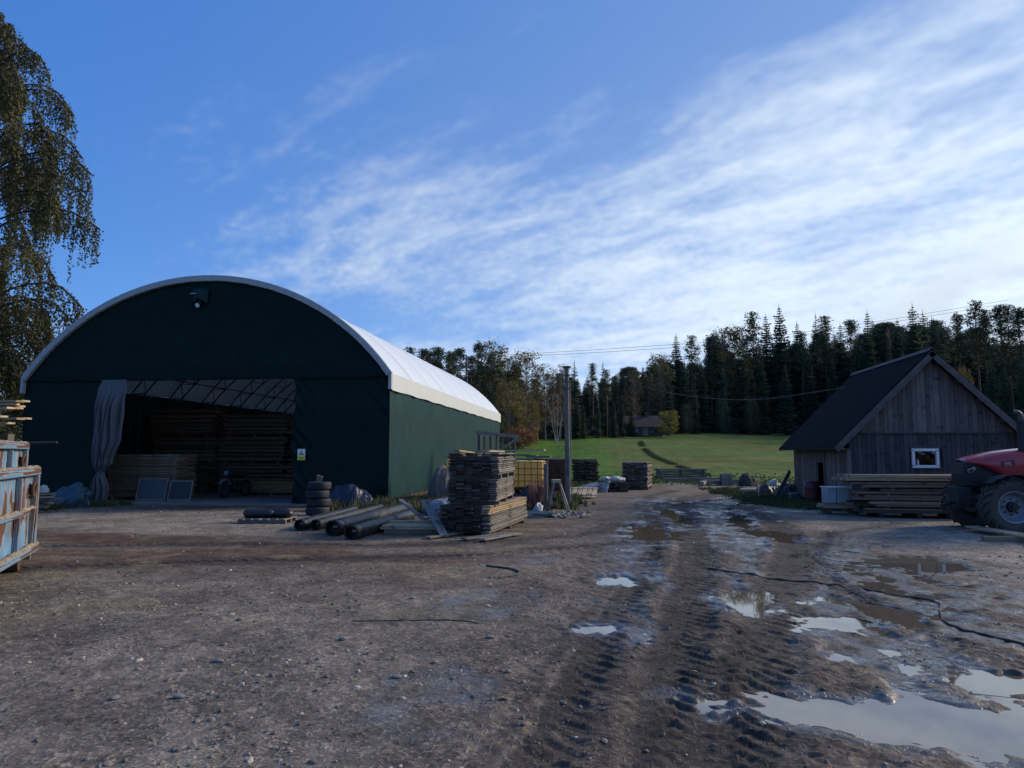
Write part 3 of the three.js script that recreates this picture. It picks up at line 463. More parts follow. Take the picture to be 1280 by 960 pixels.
// ------------------------------------------------------------------ lumber: boards laid in layers
function lumber(name, label, cat, pos, turn, o) {
  const { L: len, W, layers, th = 0.03, bw = 0.16, gap = 0.004, mats, rag = 0.06, seed = 1, every = 1, stick = 0.022, bear = 0.10, group, upTo = 0, skew = 0.015, thin = 0 } = o, r = rnd(seed);
  const t = thing(name, label, cat, pos, turn, group), nb = Math.max(1, Math.round(W / bw)), w = W / nb;
  const geos = [0, 1, 2, 3].map((k) => bx(w * 0.96, th, len, [0, 0, 0], [0, 0, 0], k * 3 + seed));
  let y = 0;
  if (bear) { const bg = bx(W * 1.02, bear, 0.10, [0, 0, 0], [0, 0, 0], seed); for (const f of [-0.4, 0, 0.4]) { const m = part('bearer', bg, mats[0], t); m.position.set(0, bear / 2, f * len); } y = bear; }
  const sg = bx(W * 1.02, stick, 0.05, [0, 0, 0], [0, 0, 0], seed);
  for (let k = 0; k < layers; k++) {
    const sh = (r() - 0.5) * rag;
    for (let i = 0; i < nb; i++) {
      if (thin && k > layers - 3 && r() < thin) continue;
      const edge = i === nb - 1 && o.edge; const m = part('board', pick(geos, r), pick(edge ? (k >= layers - (o.fresh || 0) ? M.newWood : o.edge) : mats, r), t); m.position.set((i - (nb - 1) / 2) * w + (r() - 0.5) * w * 0.06 + sh * 0.5, y + th / 2, sh + (r() - 0.5) * rag * 2); m.rotation.y = (r() - 0.5) * skew; m.scale.x = 0.92 + r() * 0.08; m.scale.z = 1 - r() * rag * 0.5 / len;
      if (r() < 0.08) m.rotation.x = (r() - 0.5) * 0.008;
    }
    y += th; if (stick && k < layers - 1 && k % every === every - 1) { for (const f of [-0.46, 0, 0.46]) { const m = part('sticker', sg, pick(mats, r), t); m.position.set((r() - 0.5) * 0.08, y + stick / 2, f * len); } y += stick; } else y += gap;
  }
  t.userData.top = y; const top = y; delete t.userData.top; return [t, top];
}
{
  // dark packs stacked inside the hall
  const G = 'lumber packs stacked inside the hall', A = Math.PI / 2;
  lumber('lumber_pack', 'tall pack of thin boards just behind the tied curtain inside the hall', 'lumber', [-16.25, 0.03, -24.3], A, { L: 2.7, W: 1.2, layers: 38, th: 0.03, bw: 0.4, gap: 0.003, every: 2, stick: 0.016, mats: M.midWood, seed: 21, group: G });
  const cols = [[-18.05, 'left'], [-14.95, 'middle'], [-11.85, 'right']], row = ['bottom', 'second', 'top'];
  cols.forEach(([x, side], c) => {
    let y = 0.03; for (let k = 0; k < 3; k++) {
      const h = [1.20, 1.12, [1.15, 0.95, 0.55][c]][k], n = Math.round(h / 0.062);
      const [, top] = lumber('lumber_pack', `${['long', 'broad', 'dark'][c]} pack in the hall's back row of lumber, ${row[k]} of the ${side} column`, 'lumber', [x + (hash(c, k) - 0.5) * 0.2, y, -29.4 - 0.35 * hash(k, c)], A, { L: 2.95, W: 1.1, layers: n, th: 0.045, bw: 0.36, gap: 0.003, every: 3, stick: 0.035, mats: M.midWood.concat(M.redWood[2]), rag: 0.12, seed: 40 + c * 7 + k, group: G });
      y += top + 0.01;
    }
  });
  lumber('lumber_pack', 'low pack of fresh pale boards on the hall floor behind the motorbike', 'lumber', [-13.1, 0.03, -27.6], A, { L: 2.6, W: 0.8, layers: 9, th: 0.045, bw: 0.2, gap: 0.006, every: 30, bear: 0.08, mats: [wood([0.40, 0.26, 0.12]), wood([0.34, 0.22, 0.10])], seed: 71, group: G });
  // the big dark stack of drying boards in front of the hall, three packs on top of each other
  const g2 = 'packs of the big drying stack';
  const [, t1] = lumber('drying_pack', 'lowest pack of the big dark drying stack, boards fanned out on the ground', 'lumber', [-2.66, 0.0, -16.15], -0.12, { L: 3.3, W: 1.08, layers: 13, th: 0.028, bw: 0.18, every: 1, stick: 0.014, mats: M.darkWood, edge: M.greyWood, fresh: 4, rag: 0.11, seed: 5, bear: 0.06, group: g2 });
  const [, t2] = lumber('drying_pack', 'middle pack of the big dark drying stack, right under the top pack', 'lumber', [-2.72, t1, -16.05], 0.0, { L: 2.75, W: 1.02, layers: 11, th: 0.028, bw: 0.17, every: 1, stick: 0.014, mats: [M.greyWood[1], ...M.darkWood, ...M.darkWood], edge: M.greyWood, rag: 0.07, seed: 8, bear: 0.08, group: g2 });
  const [, t3] = lumber('drying_pack', 'top pack of the big dark drying stack with loose pale offcuts on it', 'lumber', [-2.70, t1 + t2, -16.05], 0.0, { L: 2.7, W: 1.06, layers: 11, th: 0.028, bw: 0.176, every: 1, stick: 0.014, mats: [M.greyWood[1], ...M.darkWood, ...M.darkWood], edge: M.greyWood, rag: 0.10, seed: 9, bear: 0.09, group: g2, thin: 0.3 });
  const y0 = t1 + t2 + t3;
  [[-2.95, -15.0, 0.9, 1.4, 1], [-2.35, -15.2, 0.7, 1.2, 2], [-2.2, -16.0, 1.9, -0.35, 0], [-2.5, -15.1, 0.5, -1.3, 1]].forEach(([x, z, l, a, k], i) => solo('offcut', bx(l, 0.035, 0.12, [0, 0.02 + i * 0.002, 0], [0, 0, (i - 1.5) * 0.03], i), M.newWood[k], ['pale offcut at the left front of the big stack top', 'short pale offcut in the middle of the big stack top', 'longest pale board sticking out on the big stack top', 'smallest offcut at the front edge of the big stack top'][i], 'offcut', [x, y0 + i * 0.01, z], a));
  [[-3.12, -14.35, -0.5], [-2.35, -14.2, -0.55], [-2.05, -14.15, -0.45]].forEach(([x, z, a], i) => solo('plank', bx(0.16, 0.03, 1.3, [0, 0.03, 0], [0.0, 0, 0], i * 4), M.greyWood[i], ['grey plank end poking out under the left of the big stack', 'grey plank poking out under the near corner of the big stack', 'second grey plank beside the near corner of the big stack'][i], 'plank', [x, 0.012, z], a));
  // stacks farther back
  lumber('board_stack', 'grey and dark stack of boards at the field edge beside the broken slabs', 'lumber', [1.50, hill(1.5, -35), -35.0], -0.13, { L: 2.9, W: 1.15, layers: 26, th: 0.030, bw: 0.19, every: 4, stick: 0.05, mats: [M.greyWood[0], M.greyWood[1], M.darkWood[2]], rag: 0.13, seed: 15 });
  lumber('board_stack', 'dark uneven stack of boards standing in the field grass right of the pole', 'lumber', [-1.15, hill(-1.1, -40), -40.3], 0.35, { L: 1.6, W: 1.0, layers: 22, th: 0.036, bw: 0.2, every: 3, stick: 0.05, mats: [M.darkWood[0], M.darkWood[1], M.greyWood[1]], rag: 0.2, seed: 16, thin: 0.4 });
  lumber('board_stack', 'red brown stack of boards behind the yellow tank', 'lumber', [-2.02, 0, -30.2], 0.1, { L: 1.6, W: 0.85, layers: 30, th: 0.032, bw: 0.14, every: 2, stick: 0.022, mats: M.redWood, rag: 0.06, seed: 17 });
  lumber('slab_stack', 'low stack of thick dark slabs under white sheets before the field', 'lumber', [0.35, 0, -32.1], 0.2, { L: 1.3, W: 0.95, layers: 5, th: 0.055, bw: 0.2, every: 2, stick: 0.03, mats: M.darkWood, rag: 0.16, seed: 18 });
  lumber('beam_stack', 'long flat stack of dark beams at the foot of the field', 'lumber', [4.45, hill(4.4, -44.6) - 0.02, -44.6], Math.PI / 2 + 0.06, { L: 2.9, W: 0.7, layers: 4, th: 0.10, bw: 0.17, every: 1, stick: 0.04, mats: [M.greyWood[1], M.darkWood[2]], rag: 0.12, seed: 19 });
  // plank pile in front of the shed: mixed lengths
  const pile = thing('plank_pile', 'long pile of rough planks in front of the grey shed gable, fresh ones on top', 'lumber', [7.55, 0, -20.35]), r = rnd(77);
  const rows = [[-0.85, 2.0, 0], [-0.85, 1.9, 0], [-0.75, 2.1, 0], [-0.95, 1.95, 0], [-1.0, 1.9, 0], [-0.95, 2.0, 1], [-0.98, 1.9, 1], [-0.6, 1.9, 0], [-0.8, 1.9, 1], [-1.25, 1.7, 1], [-1.30, 1.72, 2], [-1.28, 1.66, 2]];
  let y = 0.12; for (const f of [-0.5, 0.4, 1.3]) part('bearer', bx(0.12, 0.12, 1.0, [f, 0.06, 0]), M.darkWood[1], pile);
  rows.forEach(([a, b, m], k) => {
    const th = 0.055 + 0.028 * r(); for (let i = 0; i < 5; i++) { const x0 = a + (r() - 0.5) * 0.35, x1 = b + (r() - 0.5) * 0.3, mm = m === 2 ? M.newWood : m === 1 ? M.midWood.concat(M.newWood[1]) : M.midWood.concat(M.darkWood); part('plank', bx(x1 - x0, th * (0.82 + 0.15 * r()), 0.19, [0, 0, 0], [0, (r() - 0.5) * 0.02, (r() - 0.5) * 0.012], r() * 20), pick(mm, r), pile).position.set((x0 + x1) / 2, y + th / 2, -0.4 + i * 0.2 + (r() - 0.5) * 0.03); } y += th;
    if (k % 2 === 1 && k < 10) { for (const f of [-0.4, 1.3]) part('sticker', bx(0.06, 0.03, 1.0, [f + r() * 0.2, y + 0.015, 0]), M.midWood[1], pile); y += 0.03; }
  });
  const short = thing('plank_pile', 'low short pile of fresh planks at the shed corner, left of the long pile', 'lumber', [6.35, 0, -21.0]);
  for (let k = 0; k < 6; k++) part('plank', bx(1.0 + 0.2 * hash(k, 4), 0.045, 0.17, [0.05 * (hash(k, 1) - 0.5), 0.20 + 0.05 * Math.floor(k / 3), -0.22 + (k % 3) * 0.19], [0, 0.02 * hash(k, 2), 0], k), M.newWood[k % 2], short);
  for (const f of [-0.35, 0.35]) part('bearer', bx(0.1, 0.17, 0.6, [f, 0.085, 0]), M.darkWood[0], short);
  // planks lying by the tractor
  const pb = thing('lying_plank', 'pale planks lying on the gravel before the tractor wheel', 'plank', [7.78, 0, -15.2], 0.02); part('board', bx(0.15, 0.035, 3.3, [-0.08, 0.115, 0.1], [-0.01, 0, 0]), M.newWood[2], pb); part('board', bx(0.17, 0.032, 3.2, [0.10, 0.116, 0.0], [-0.01, 0.03, 0], 4), M.newWood[0], pb);
  solo('timber_block', bx(0.80, 0.095, 0.13, [0, 0.0475, 0]), M.midWood[2], 'short timber block under the pale planks beside the tractor', 'timber block', [7.45, 0, -14.85], -0.05);
}
// ------------------------------------------------------------------ the grey wooden shed
{
  const X0 = 7.10, X1 = 11.68, ZF = -22.4, ZB = -28.55, XC = 9.39, RY = 4.62, EY = 1.84, SL = 1.0, r = rnd(31), TRIM = 2.30;
  const t = thing('wooden_shed', 'weathered grey plank shed with a steep dark roof and a small white window', 'shed', [0, 0, 0]);
  const roofY = (x) => RY - Math.abs(x - XC) * SL - 0.12, win = [8.86, 9.54, 1.27, 1.77];
  let x = X0; let k = 0;
  while (x < X1 - 0.02) {                                        // gable boards, one by one: a lower and an upper row
    const w = Math.min(0.10 + 0.05 * r(), X1 - x), c = x + w / 2, jut = 0.006 * r();
    const put = (y0, y1, upper) => { const sh = new THREE.Shape(), a = -w / 2 + 0.004, b = w / 2 - 0.004; const m = y1 === null; const ya = m ? roofY(c + a) : y1, yb = m ? roofY(c + b) : y1; if (Math.max(ya, yb) - y0 < 0.05) return; sh.moveTo(a, y0); sh.lineTo(b, y0); if (c > XC - w / 2 && c < XC + w / 2 && m) { sh.lineTo(b, yb); sh.lineTo(0, RY - 0.12); sh.lineTo(a, ya); } else { sh.lineTo(b, yb); sh.lineTo(a, ya); }
      const g = new THREE.ExtrudeGeometry(sh, { depth: 0.022, bevelEnabled: false }), uv = g.attributes.uv, off = r() * 9; for (let i = 0; i < uv.count; i++) uv.setXY(i, uv.getY(i) + off, uv.getX(i) + off * 1.7); g.translate(c, 0, ZF + jut + (upper ? 0.028 : 0)); part('board', g, pick(upper ? M.barnWood : M.barnLow, r), t); };
    const low0 = 0.06 + 0.05 * r();
    if (c + w / 2 > win[0] && c - w / 2 < win[1]) { put(low0, win[2] - 0.02); put(win[3] + 0.02, TRIM); } else if (roofY(c) < TRIM + 0.02) put(low0, null); else put(low0, TRIM);
    if (roofY(c) > TRIM) put(TRIM - 0.05 + 0.012 * r(), null, true);
    x += w; k++;
  }
  part('trim_board', bx(4.0, 0.05, 0.03, [XC, TRIM - 0.05, ZF + 0.075]), M.barnLow[0], t);
  for (let z = ZF - 0.02; z > ZB; ) {                             // side wall toward the hall, with its doorway
    const w = 0.11 + 0.05 * r(); const c = z - w / 2; const door = c < -24.75 && c > -25.55;
    const g = bx(0.022, door ? 0.42 : 1.72, w - 0.008, [X0 - 0.011 - 0.006 * r(), door ? 1.56 : 0.92, c], [0, 0, 0], r() * 9); part('board', g, pick(M.barnWood, r), t); z -= w;
  }
  for (const z of [-24.72, -25.6]) part('door_post', bx(0.06, 1.75, 0.08, [X0 - 0.03, 0.9, z]), M.barnWood[0], t);
  part('corner_post', bx(0.10, 1.78, 0.10, [X0 - 0.02, 0.9, ZF + 0.03]), M.barnWood[2], t);
  part('wall', merge([bx(0.06, 1.80, 6.1, [X1 - 0.03, 0.92, (ZF + ZB) / 2]), bx(4.5, 1.8, 0.06, [XC, 0.92, ZB + 0.03])]), M.barnLow[0], t);
  { const sh = new THREE.Shape(); sh.moveTo(X0 + 0.06, 1.83); sh.lineTo(X1 - 0.06, 1.83); sh.lineTo(XC, RY - 0.2); part('back_gable', new THREE.ExtrudeGeometry(sh, { depth: 0.05, bevelEnabled: false }).translate(0, 0, ZB + 0.005), M.barnLow[0], t); }
  part('shed_floor', bx(4.4, 0.06, 6.0, [XC, 0.03, (ZF + ZB) / 2]), M.darkWood[0], t);
  // framing behind the boards (keeps the inside dark)
  const bk = []; bk.push(bx(win[0] - X0 - 0.12, TRIM, 0.04, [(X0 + win[0]) / 2, TRIM / 2, ZF - 0.03]), bx(X1 - win[1] - 0.12, 1.78, 0.04, [(X1 + win[1]) / 2, 0.9, ZF - 0.03]), bx(win[1] - win[0] + 0.08, win[2] - 0.05, 0.04, [(win[0] + win[1]) / 2, (win[2] - 0.05) / 2, ZF - 0.03]), bx(win[1] - win[0] + 0.08, TRIM - win[3], 0.04, [(win[0] + win[1]) / 2, (TRIM + win[3]) / 2 + 0.02, ZF - 0.03]));
  { const sh = new THREE.Shape(); sh.moveTo(XC - 2.0, TRIM + 0.03); sh.lineTo(XC + 2.0, TRIM + 0.03); sh.lineTo(XC, RY - 0.2); const g = new THREE.ExtrudeGeometry(sh, { depth: 0.04, bevelEnabled: false }).translate(0, 0, ZF - 0.05); bk.push(g); }
  part('inner_lining', merge(bk), M.darkWood[1], t);
  // roof: felt courses on each slope
  const slope = (s) => { const o = [XC, 0, 0]; for (let c = 0; c < 5; c++) { const d0 = c * 0.82, d1 = Math.min(4.0, d0 + 0.90), u = Math.SQRT1_2; const m = (d0 + d1) / 2, lift = 0.006 + 0.014 * (4 - c) / 4; const g = sheet(40, 6, (a, b) => [s * b * (d1 - d0) + 0, 0.012 * (fbm(a * 16, b * 2 + c * 3 + s, 3) - 0.5) + (b < 0.05 ? 0 : 0), -a * 6.75], 6.75, 0.9); const top = xf(g, [0, 0, 0], [0, 0, -s * Math.PI / 4]); top.translate(XC + s * d0 * u + s * lift * u, RY - d0 * u + lift * u + 0.03, -22.02); part('roof_sheet', top, M.roofFelt, t); }
    const deck = xf(new THREE.BoxGeometry(4.0, 0.035, 6.72), [s * 2.0, -0.02, 0], [0, 0, 0]); deck.applyMatrix4(new THREE.Matrix4().makeRotationZ(-s * Math.PI / 4)); part('roof_deck', deck.translate(XC, RY, -22.03 - 3.36), M.darkWood[1], t);
    part('barge_board', xf(bx(3.96, 0.17, 0.028, [s * 1.99, -0.075, 0]), [0, 0, 0]).applyMatrix4(new THREE.Matrix4().makeRotationZ(-s * Math.PI / 4)).translate(XC, RY, -22.0), M.barnWood[1], t);
    for (const d of [0.35, 1.1, 1.9, 2.7, 3.5]) part('purlin', bx(0.09, 0.10, 6.5, [0, 0, 0], [0, 0, -s * Math.PI / 4]).translate(XC + s * (d + 0.09 * -1) * Math.SQRT1_2, RY - (d + 0.09) * Math.SQRT1_2 - 0.05, -25.3), M.barnWood[1], t); };
  slope(-1); slope(1);
  part('ridge_cap', merge([bx(0.16, 0.02, 6.8, [XC - 0.05, RY + 0.035, -25.4], [0, 0, Math.PI / 4]), bx(0.16, 0.02, 6.8, [XC + 0.06, RY + 0.035, -25.4], [0, 0, -Math.PI / 4])]), M.barnWood[1], t);
  const w = new THREE.Group(); w.name = 'window'; t.add(w); const wx = (win[0] + win[1]) / 2, wy = (win[2] + win[3]) / 2, ww = win[1] - win[0], wh = win[3] - win[2];
  part('window_frame', merge([bx(ww + 0.06, 0.075, 0.09, [wx, win[3] - 0.01, ZF + 0.02]), bx(ww + 0.06, 0.075, 0.09, [wx, win[2] + 0.01, ZF + 0.02]), bx(0.075, wh - 0.055, 0.09, [win[0] + 0.01, wy, ZF + 0.02]), bx(0.075, wh - 0.055, 0.09, [win[1] - 0.01, wy, ZF + 0.02])]), M.white, w);
  part('pane', bx(ww - 0.07, wh - 0.07, 0.006, [wx, wy, ZF + 0.0]), M.glass, w);
  part('window_trim', bx(ww + 0.22, 0.05, 0.03, [wx, win[3] + 0.065, ZF + 0.05]), M.barnLow[2], w); part('sill', bx(ww + 0.14, 0.03, 0.07, [wx, win[2] - 0.045, ZF + 0.055]), M.barnLow[2], w);
  const b = thing('bottle', 'pale bottle standing inside the shed window', 'bottle', [wx - 0.16, win[2] + 0.04, ZF - 0.10]); part('bottle_body', new THREE.LatheGeometry([[0, 0], [0.035, 0], [0.035, 0.11], [0.014, 0.15], [0.014, 0.19], [0, 0.19]].map((p) => new THREE.Vector2(...p)), 14), M.white, b); part('cap', xf(new THREE.CylinderGeometry(0.017, 0.017, 0.025, 12), [0, 0.2, 0]), M.blueDrum, b);
  part('vent_hole', xf(new THREE.CylinderGeometry(0.045, 0.045, 0.02, 14), [11.05, 1.95, ZF + 0.045], [Math.PI / 2, 0, 0]), M.black, t);
}

// ------------------------------------------------------------------ the red tractor, facing left
{
  const t = thing('tractor', 'red farm tractor with mud-caked tyres, parked facing left before the shed', 'tractor', [8.33, 0, -17.13]);
  const wheelGeo = (R, W, rimR, lugs) => {
    const pr = [[rimR, -W * 0.36], [rimR + 0.03, -W * 0.44], [R * 0.80, -W * 0.52], [R * 0.92, -W * 0.47], [R * 0.965, -W * 0.36], [R * 0.972, 0], [R * 0.965, W * 0.36], [R * 0.92, W * 0.47], [R * 0.80, W * 0.52], [rimR + 0.03, W * 0.44], [rimR, W * 0.36]].map((p) => new THREE.Vector2(p[0], p[1]));
    const tyre = new THREE.LatheGeometry(pr, 72).rotateX(Math.PI / 2); const g = [tyre];
    for (let i = 0; i < lugs; i++) for (const s of [-1, 1]) {
      const a = (i + (s > 0 ? 0.5 : 0)) / lugs * Math.PI * 2, l = W * 0.58, b = bx(R * 0.075, 0.055, l, [0, 0, 0]); const p = b.attributes.position;
      for (let k = 0; k < p.count; k++) if (p.getY(k) > 0) { p.setX(k, p.getX(k) * 0.7); }
      b.applyMatrix4(new THREE.Matrix4().makeRotationY(s * 0.62)); b.translate(0, R * 0.968, s * W * 0.255); b.applyMatrix4(new THREE.Matrix4().makeRotationZ(a)); g.push(b);
      const e = bx(R * 0.07, R * 0.13, 0.04, [0, 0, 0]); e.translate(s * 0 - 0.02 * R - R * 0.11, R * 0.90, s * W * 0.485); e.applyMatrix4(new THREE.Matrix4().makeRotationZ(a)); g.push(e);
    }
    const dish = new THREE.LatheGeometry([[0.0, W * 0.10], [rimR * 0.36, W * 0.10], [rimR * 0.42, W * 0.05], [rimR * 0.72, W * 0.02], [rimR * 0.80, W * 0.14], [rimR * 0.88, W * 0.20], [rimR * 0.95, W * 0.40], [rimR * 1.05, W * 0.445], [rimR * 1.06, W * 0.40], [rimR * 0.99, W * 0.33]].map((p) => new THREE.Vector2(...p)), 48).rotateX(Math.PI / 2);
    const hub = [xf(new THREE.CylinderGeometry(rimR * 0.30, rimR * 0.36, W * 0.22, 20), [0, 0, W * 0.2], [Math.PI / 2, 0, 0]), xf(new THREE.CylinderGeometry(rimR * 0.16, rimR * 0.2, W * 0.12, 16), [0, 0, W * 0.34], [Math.PI / 2, 0, 0])];
    const bolts = []; for (let i = 0; i < 8; i++) { const a = i / 8 * 6.283; bolts.push(xf(new THREE.CylinderGeometry(0.018, 0.018, 0.04, 6), [Math.cos(a) * rimR * 0.52, Math.sin(a) * rimR * 0.52, W * 0.08], [Math.PI / 2, 0, 0])); }
    return [merge(g), dish, merge(hub), merge(bolts)];
  };
  const wheel = (name, geos, x, y, z, flip) => { const w = new THREE.Group(); w.name = numbered(name); w.position.set(x, y, z); if (flip) w.rotation.y = Math.PI; t.add(w); part('tyre', geos[0], M.muddyRubber, w); part('rim', geos[1], M.rimGrey, w); part('hub', geos[2], M.chassis, w); part('bolts', geos[3], M.steel, w); };
  const f = wheelGeo(0.565, 0.44, 0.315, 19), b = wheelGeo(0.84, 0.56, 0.47, 22);
  wheel('front_wheel', f, 0, 0.55, 0.78, false); wheel('front_wheel', f, -0.02, 0.55, -0.80, true); wheel('rear_wheel', b, 2.35, 0.825, 0.84, false); wheel('rear_wheel', b, 2.35, 0.825, -0.84, true);
  // bonnet as a lofted shell: sections from nose to cab
  const S = [[-0.60, 1.49, 0.22, 1.45], [-0.52, 1.545, 0.30, 1.44], [-0.32, 1.60, 0.345, 1.40], [-0.08, 1.655, 0.365, 1.29], [0.12, 1.69, 0.37, 1.20], [0.6, 1.745, 0.375, 1.19], [1.1, 1.785, 0.38, 1.19], [1.55, 1.80, 0.385, 1.19]];
  const sec = (u) => { const s = u * (S.length - 1), i = Math.min(S.length - 2, Math.floor(s)), k = s - i; return S[i].map((v, q) => mix(v, S[i + 1][q], k)); };
  part('bonnet', sheet(56, 30, (u, v) => { const [x, y, w, b0] = sec(u), a = (v - 0.5) * 2, s = Math.sign(a), q = Math.abs(a); const rr = Math.min(0.16, (y - b0) * 0.6); let yy, zz; if (q < 0.42) { zz = q / 0.42 * (w - rr); yy = y + 0.02 * (1 - q / 0.42); } else if (q < 0.66) { const th = (q - 0.42) / 0.24 * Math.PI / 2; zz = w - rr + Math.sin(th) * rr; yy = y - rr + Math.cos(th) * rr; } else { const k = (q - 0.66) / 0.34; zz = w + 0.018 * Math.sin(k * Math.PI) - 0.02 * k; yy = mix(y - rr, b0, k); } return [x, yy, -s * zz]; }, 2.1, 1.6), M.paint, t);
  const cvx = document.createElement('canvas'); cvx.width = 256; cvx.height = 128; const c = cvx.getContext('2d'); c.fillStyle = '#6d1422'; c.fillRect(0, 0, 256, 128); c.fillStyle = '#b9b4b8'; c.font = 'italic bold 84px sans-serif'; c.fillText('cvx', 34, 76); c.fillRect(44, 94, 150, 8);
  const ct = new THREE.CanvasTexture(cvx); ct.colorSpace = THREE.SRGBColorSpace; part('model_decal', xf(new THREE.PlaneGeometry(0.25, 0.125), [0.22, 1.44, 0.399], [0, 0, 0.12]), new THREE.MeshStandardMaterial({ map: ct, roughness: 0.4 }), t, 'small pale lettering on the red bonnet side');
  // black nose with grille bars and headlights
  { const sh = new THREE.Shape(); sh.moveTo(-0.60, 0.98); sh.lineTo(-0.63, 1.2); sh.lineTo(-0.58, 1.44); sh.quadraticCurveTo(-0.5, 1.48, -0.3, 1.50); sh.lineTo(0.2, 1.5); sh.lineTo(1.5, 1.5); sh.lineTo(1.5, 1.0); sh.lineTo(0.1, 0.92); part('grille_body', new THREE.ExtrudeGeometry(sh, { depth: 0.46, bevelEnabled: true, bevelSize: 0.03, bevelThickness: 0.04, bevelSegments: 2 }).translate(0, 0, -0.23), M.black, t); }
  for (let i = 0; i < 7; i++) part('grille_bar', merge([bx(0.02, 0.014, 0.5, [-0.655 + Math.max(0, i - 3) * 0.013, 1.04 + i * 0.062, 0]), bx(0.30, 0.012, 0.012, [-0.40, 1.04 + i * 0.055, 0.282])]), M.chassis, t);
  for (const s of [-1, 1]) { part('headlight', rbx(0.20, 0.085, 0.05, 0.02, [-0.50, 1.30, s * 0.335], [0, s * 0.35, 0.35]), M.rimGrey, t); part('headlight_glass', rbx(0.13, 0.05, 0.02, 0.008, [-0.52, 1.295, s * 0.364], [0, s * 0.35, 0.35]), M.darkGlass, t); }
  // undercarriage: front axle, weights, engine block
  part('front_axle', merge([rod([0, 0.55, -0.75], [0, 0.55, 0.75], 0.085, 12), rbx(0.34, 0.34, 0.42, 0.05, [0, 0.58, 0]), rbx(0.2, 0.2, 0.16, 0.03, [0, 0.6, 0.48]), rbx(0.2, 0.2, 0.16, 0.03, [0, 0.6, -0.48])]), M.chassis, t);
  part('engine_block', merge([rbx(1.9, 0.5, 0.44, 0.04, [0.85, 0.78, 0]), rbx(0.5, 0.3, 0.58, 0.04, [0.8, 0.98, 0]), rod([0.2, 0.86, 0.26], [0.9, 0.82, 0.28], 0.04, 8), rod([0.3, 0.98, 0.30], [0.7, 0.95, 0.31], 0.025, 8)]), M.chassis, t);
  for (let i = 0; i < 5; i++) part('front_weight', rbx(0.30, 0.34, 0.085, 0.02, [-0.62, 0.76, -0.2 + i * 0.1]), M.chassis, t);
  part('front_linkage', merge([rbx(0.3, 0.24, 0.5, 0.03, [-0.44, 0.62, 0]), beam([-0.55, 0.6, 0.2], [-0.9, 0.48, 0.26], 0.05, 0.09), beam([-0.55, 0.6, -0.2], [-0.9, 0.48, -0.26], 0.05, 0.09)]), M.chassis, t);
  for (const s of [-1, 1]) {
    part('fender', sheet(28, 6, (u, v) => { const a = mix(0.15, 2.2, u) + 0.1; return [Math.cos(a) * 0.64 * -1 * -1, 0.55 + Math.sin(a) * 0.66, s * mix(0.60, 1.0, v) ]; }), M.black, t);
    part('fender_stay', beam([0, 0.8, s * 0.5], [0.05, 1.2, s * 0.66], 0.05, 0.04), M.chassis, t);
    part('rear_fender', sheet(24, 6, (u, v) => { const a = mix(0.2, 2.6, u); return [2.35 + Math.cos(a) * 0.95, 0.83 + Math.sin(a) * 0.95, s * mix(0.5, 1.15, v)]; }), M.paint, t);
    part('step', merge([bx(0.34, 0.03, 0.24, [1.35, 0.45, s * 0.68]), bx(0.34, 0.03, 0.24, [1.35, 0.75, s * 0.66]), bx(0.03, 0.55, 0.2, [1.53, 0.7, s * 0.66])]), M.chassis, t);
  }
  // exhaust stack, mirror, cab
  part('exhaust', merge([rod([0.58, 1.70, 0.27], [0.58, 2.36, 0.27], 0.085, 16), xf(new THREE.CylinderGeometry(0.1, 0.1, 0.06, 16), [0.58, 2.33, 0.27])]), M.black, t);
  part('exhaust_pipe', tube([[0.58, 2.36, 0.27], [0.58, 2.47, 0.27], [0.54, 2.53, 0.26], [0.44, 2.55, 0.25]], 0.055, 20, 12), M.steel, t);
  const cab = []; for (const [x, z] of [[1.55, 0.55], [1.55, -0.55], [2.45, 0.68], [2.45, -0.68], [3.0, 0.6], [3.0, -0.6]]) cab.push(beam([x, 1.2, z], [x + (x < 2 ? 0.14 : 0), 2.62, z * 0.95], 0.06, 0.07)); part('cab_frame', merge([...cab, rbx(1.5, 0.5, 1.2, 0.05, [2.28, 1.1, 0])]), M.black, t);
  part('cab_roof', rbx(1.75, 0.20, 1.42, 0.08, [2.33, 2.72, 0]), M.paint, t);
  part('cab_glass', merge([bx(0.01, 1.2, 1.0, [1.63, 2.0, 0]), bx(1.35, 1.2, 0.01, [2.3, 2.0, 0.62]), bx(1.35, 1.2, 0.01, [2.3, 2.0, -0.62]), bx(0.01, 1.2, 1.05, [3.0, 2.0, 0])]), M.glass, t);
  part('mirror', merge([rod([1.6, 2.35, 0.6], [1.35, 2.32, 1.02], 0.018, 6), rbx(0.06, 0.34, 0.20, 0.02, [1.33, 2.25, 1.06])]), M.black, t);
}
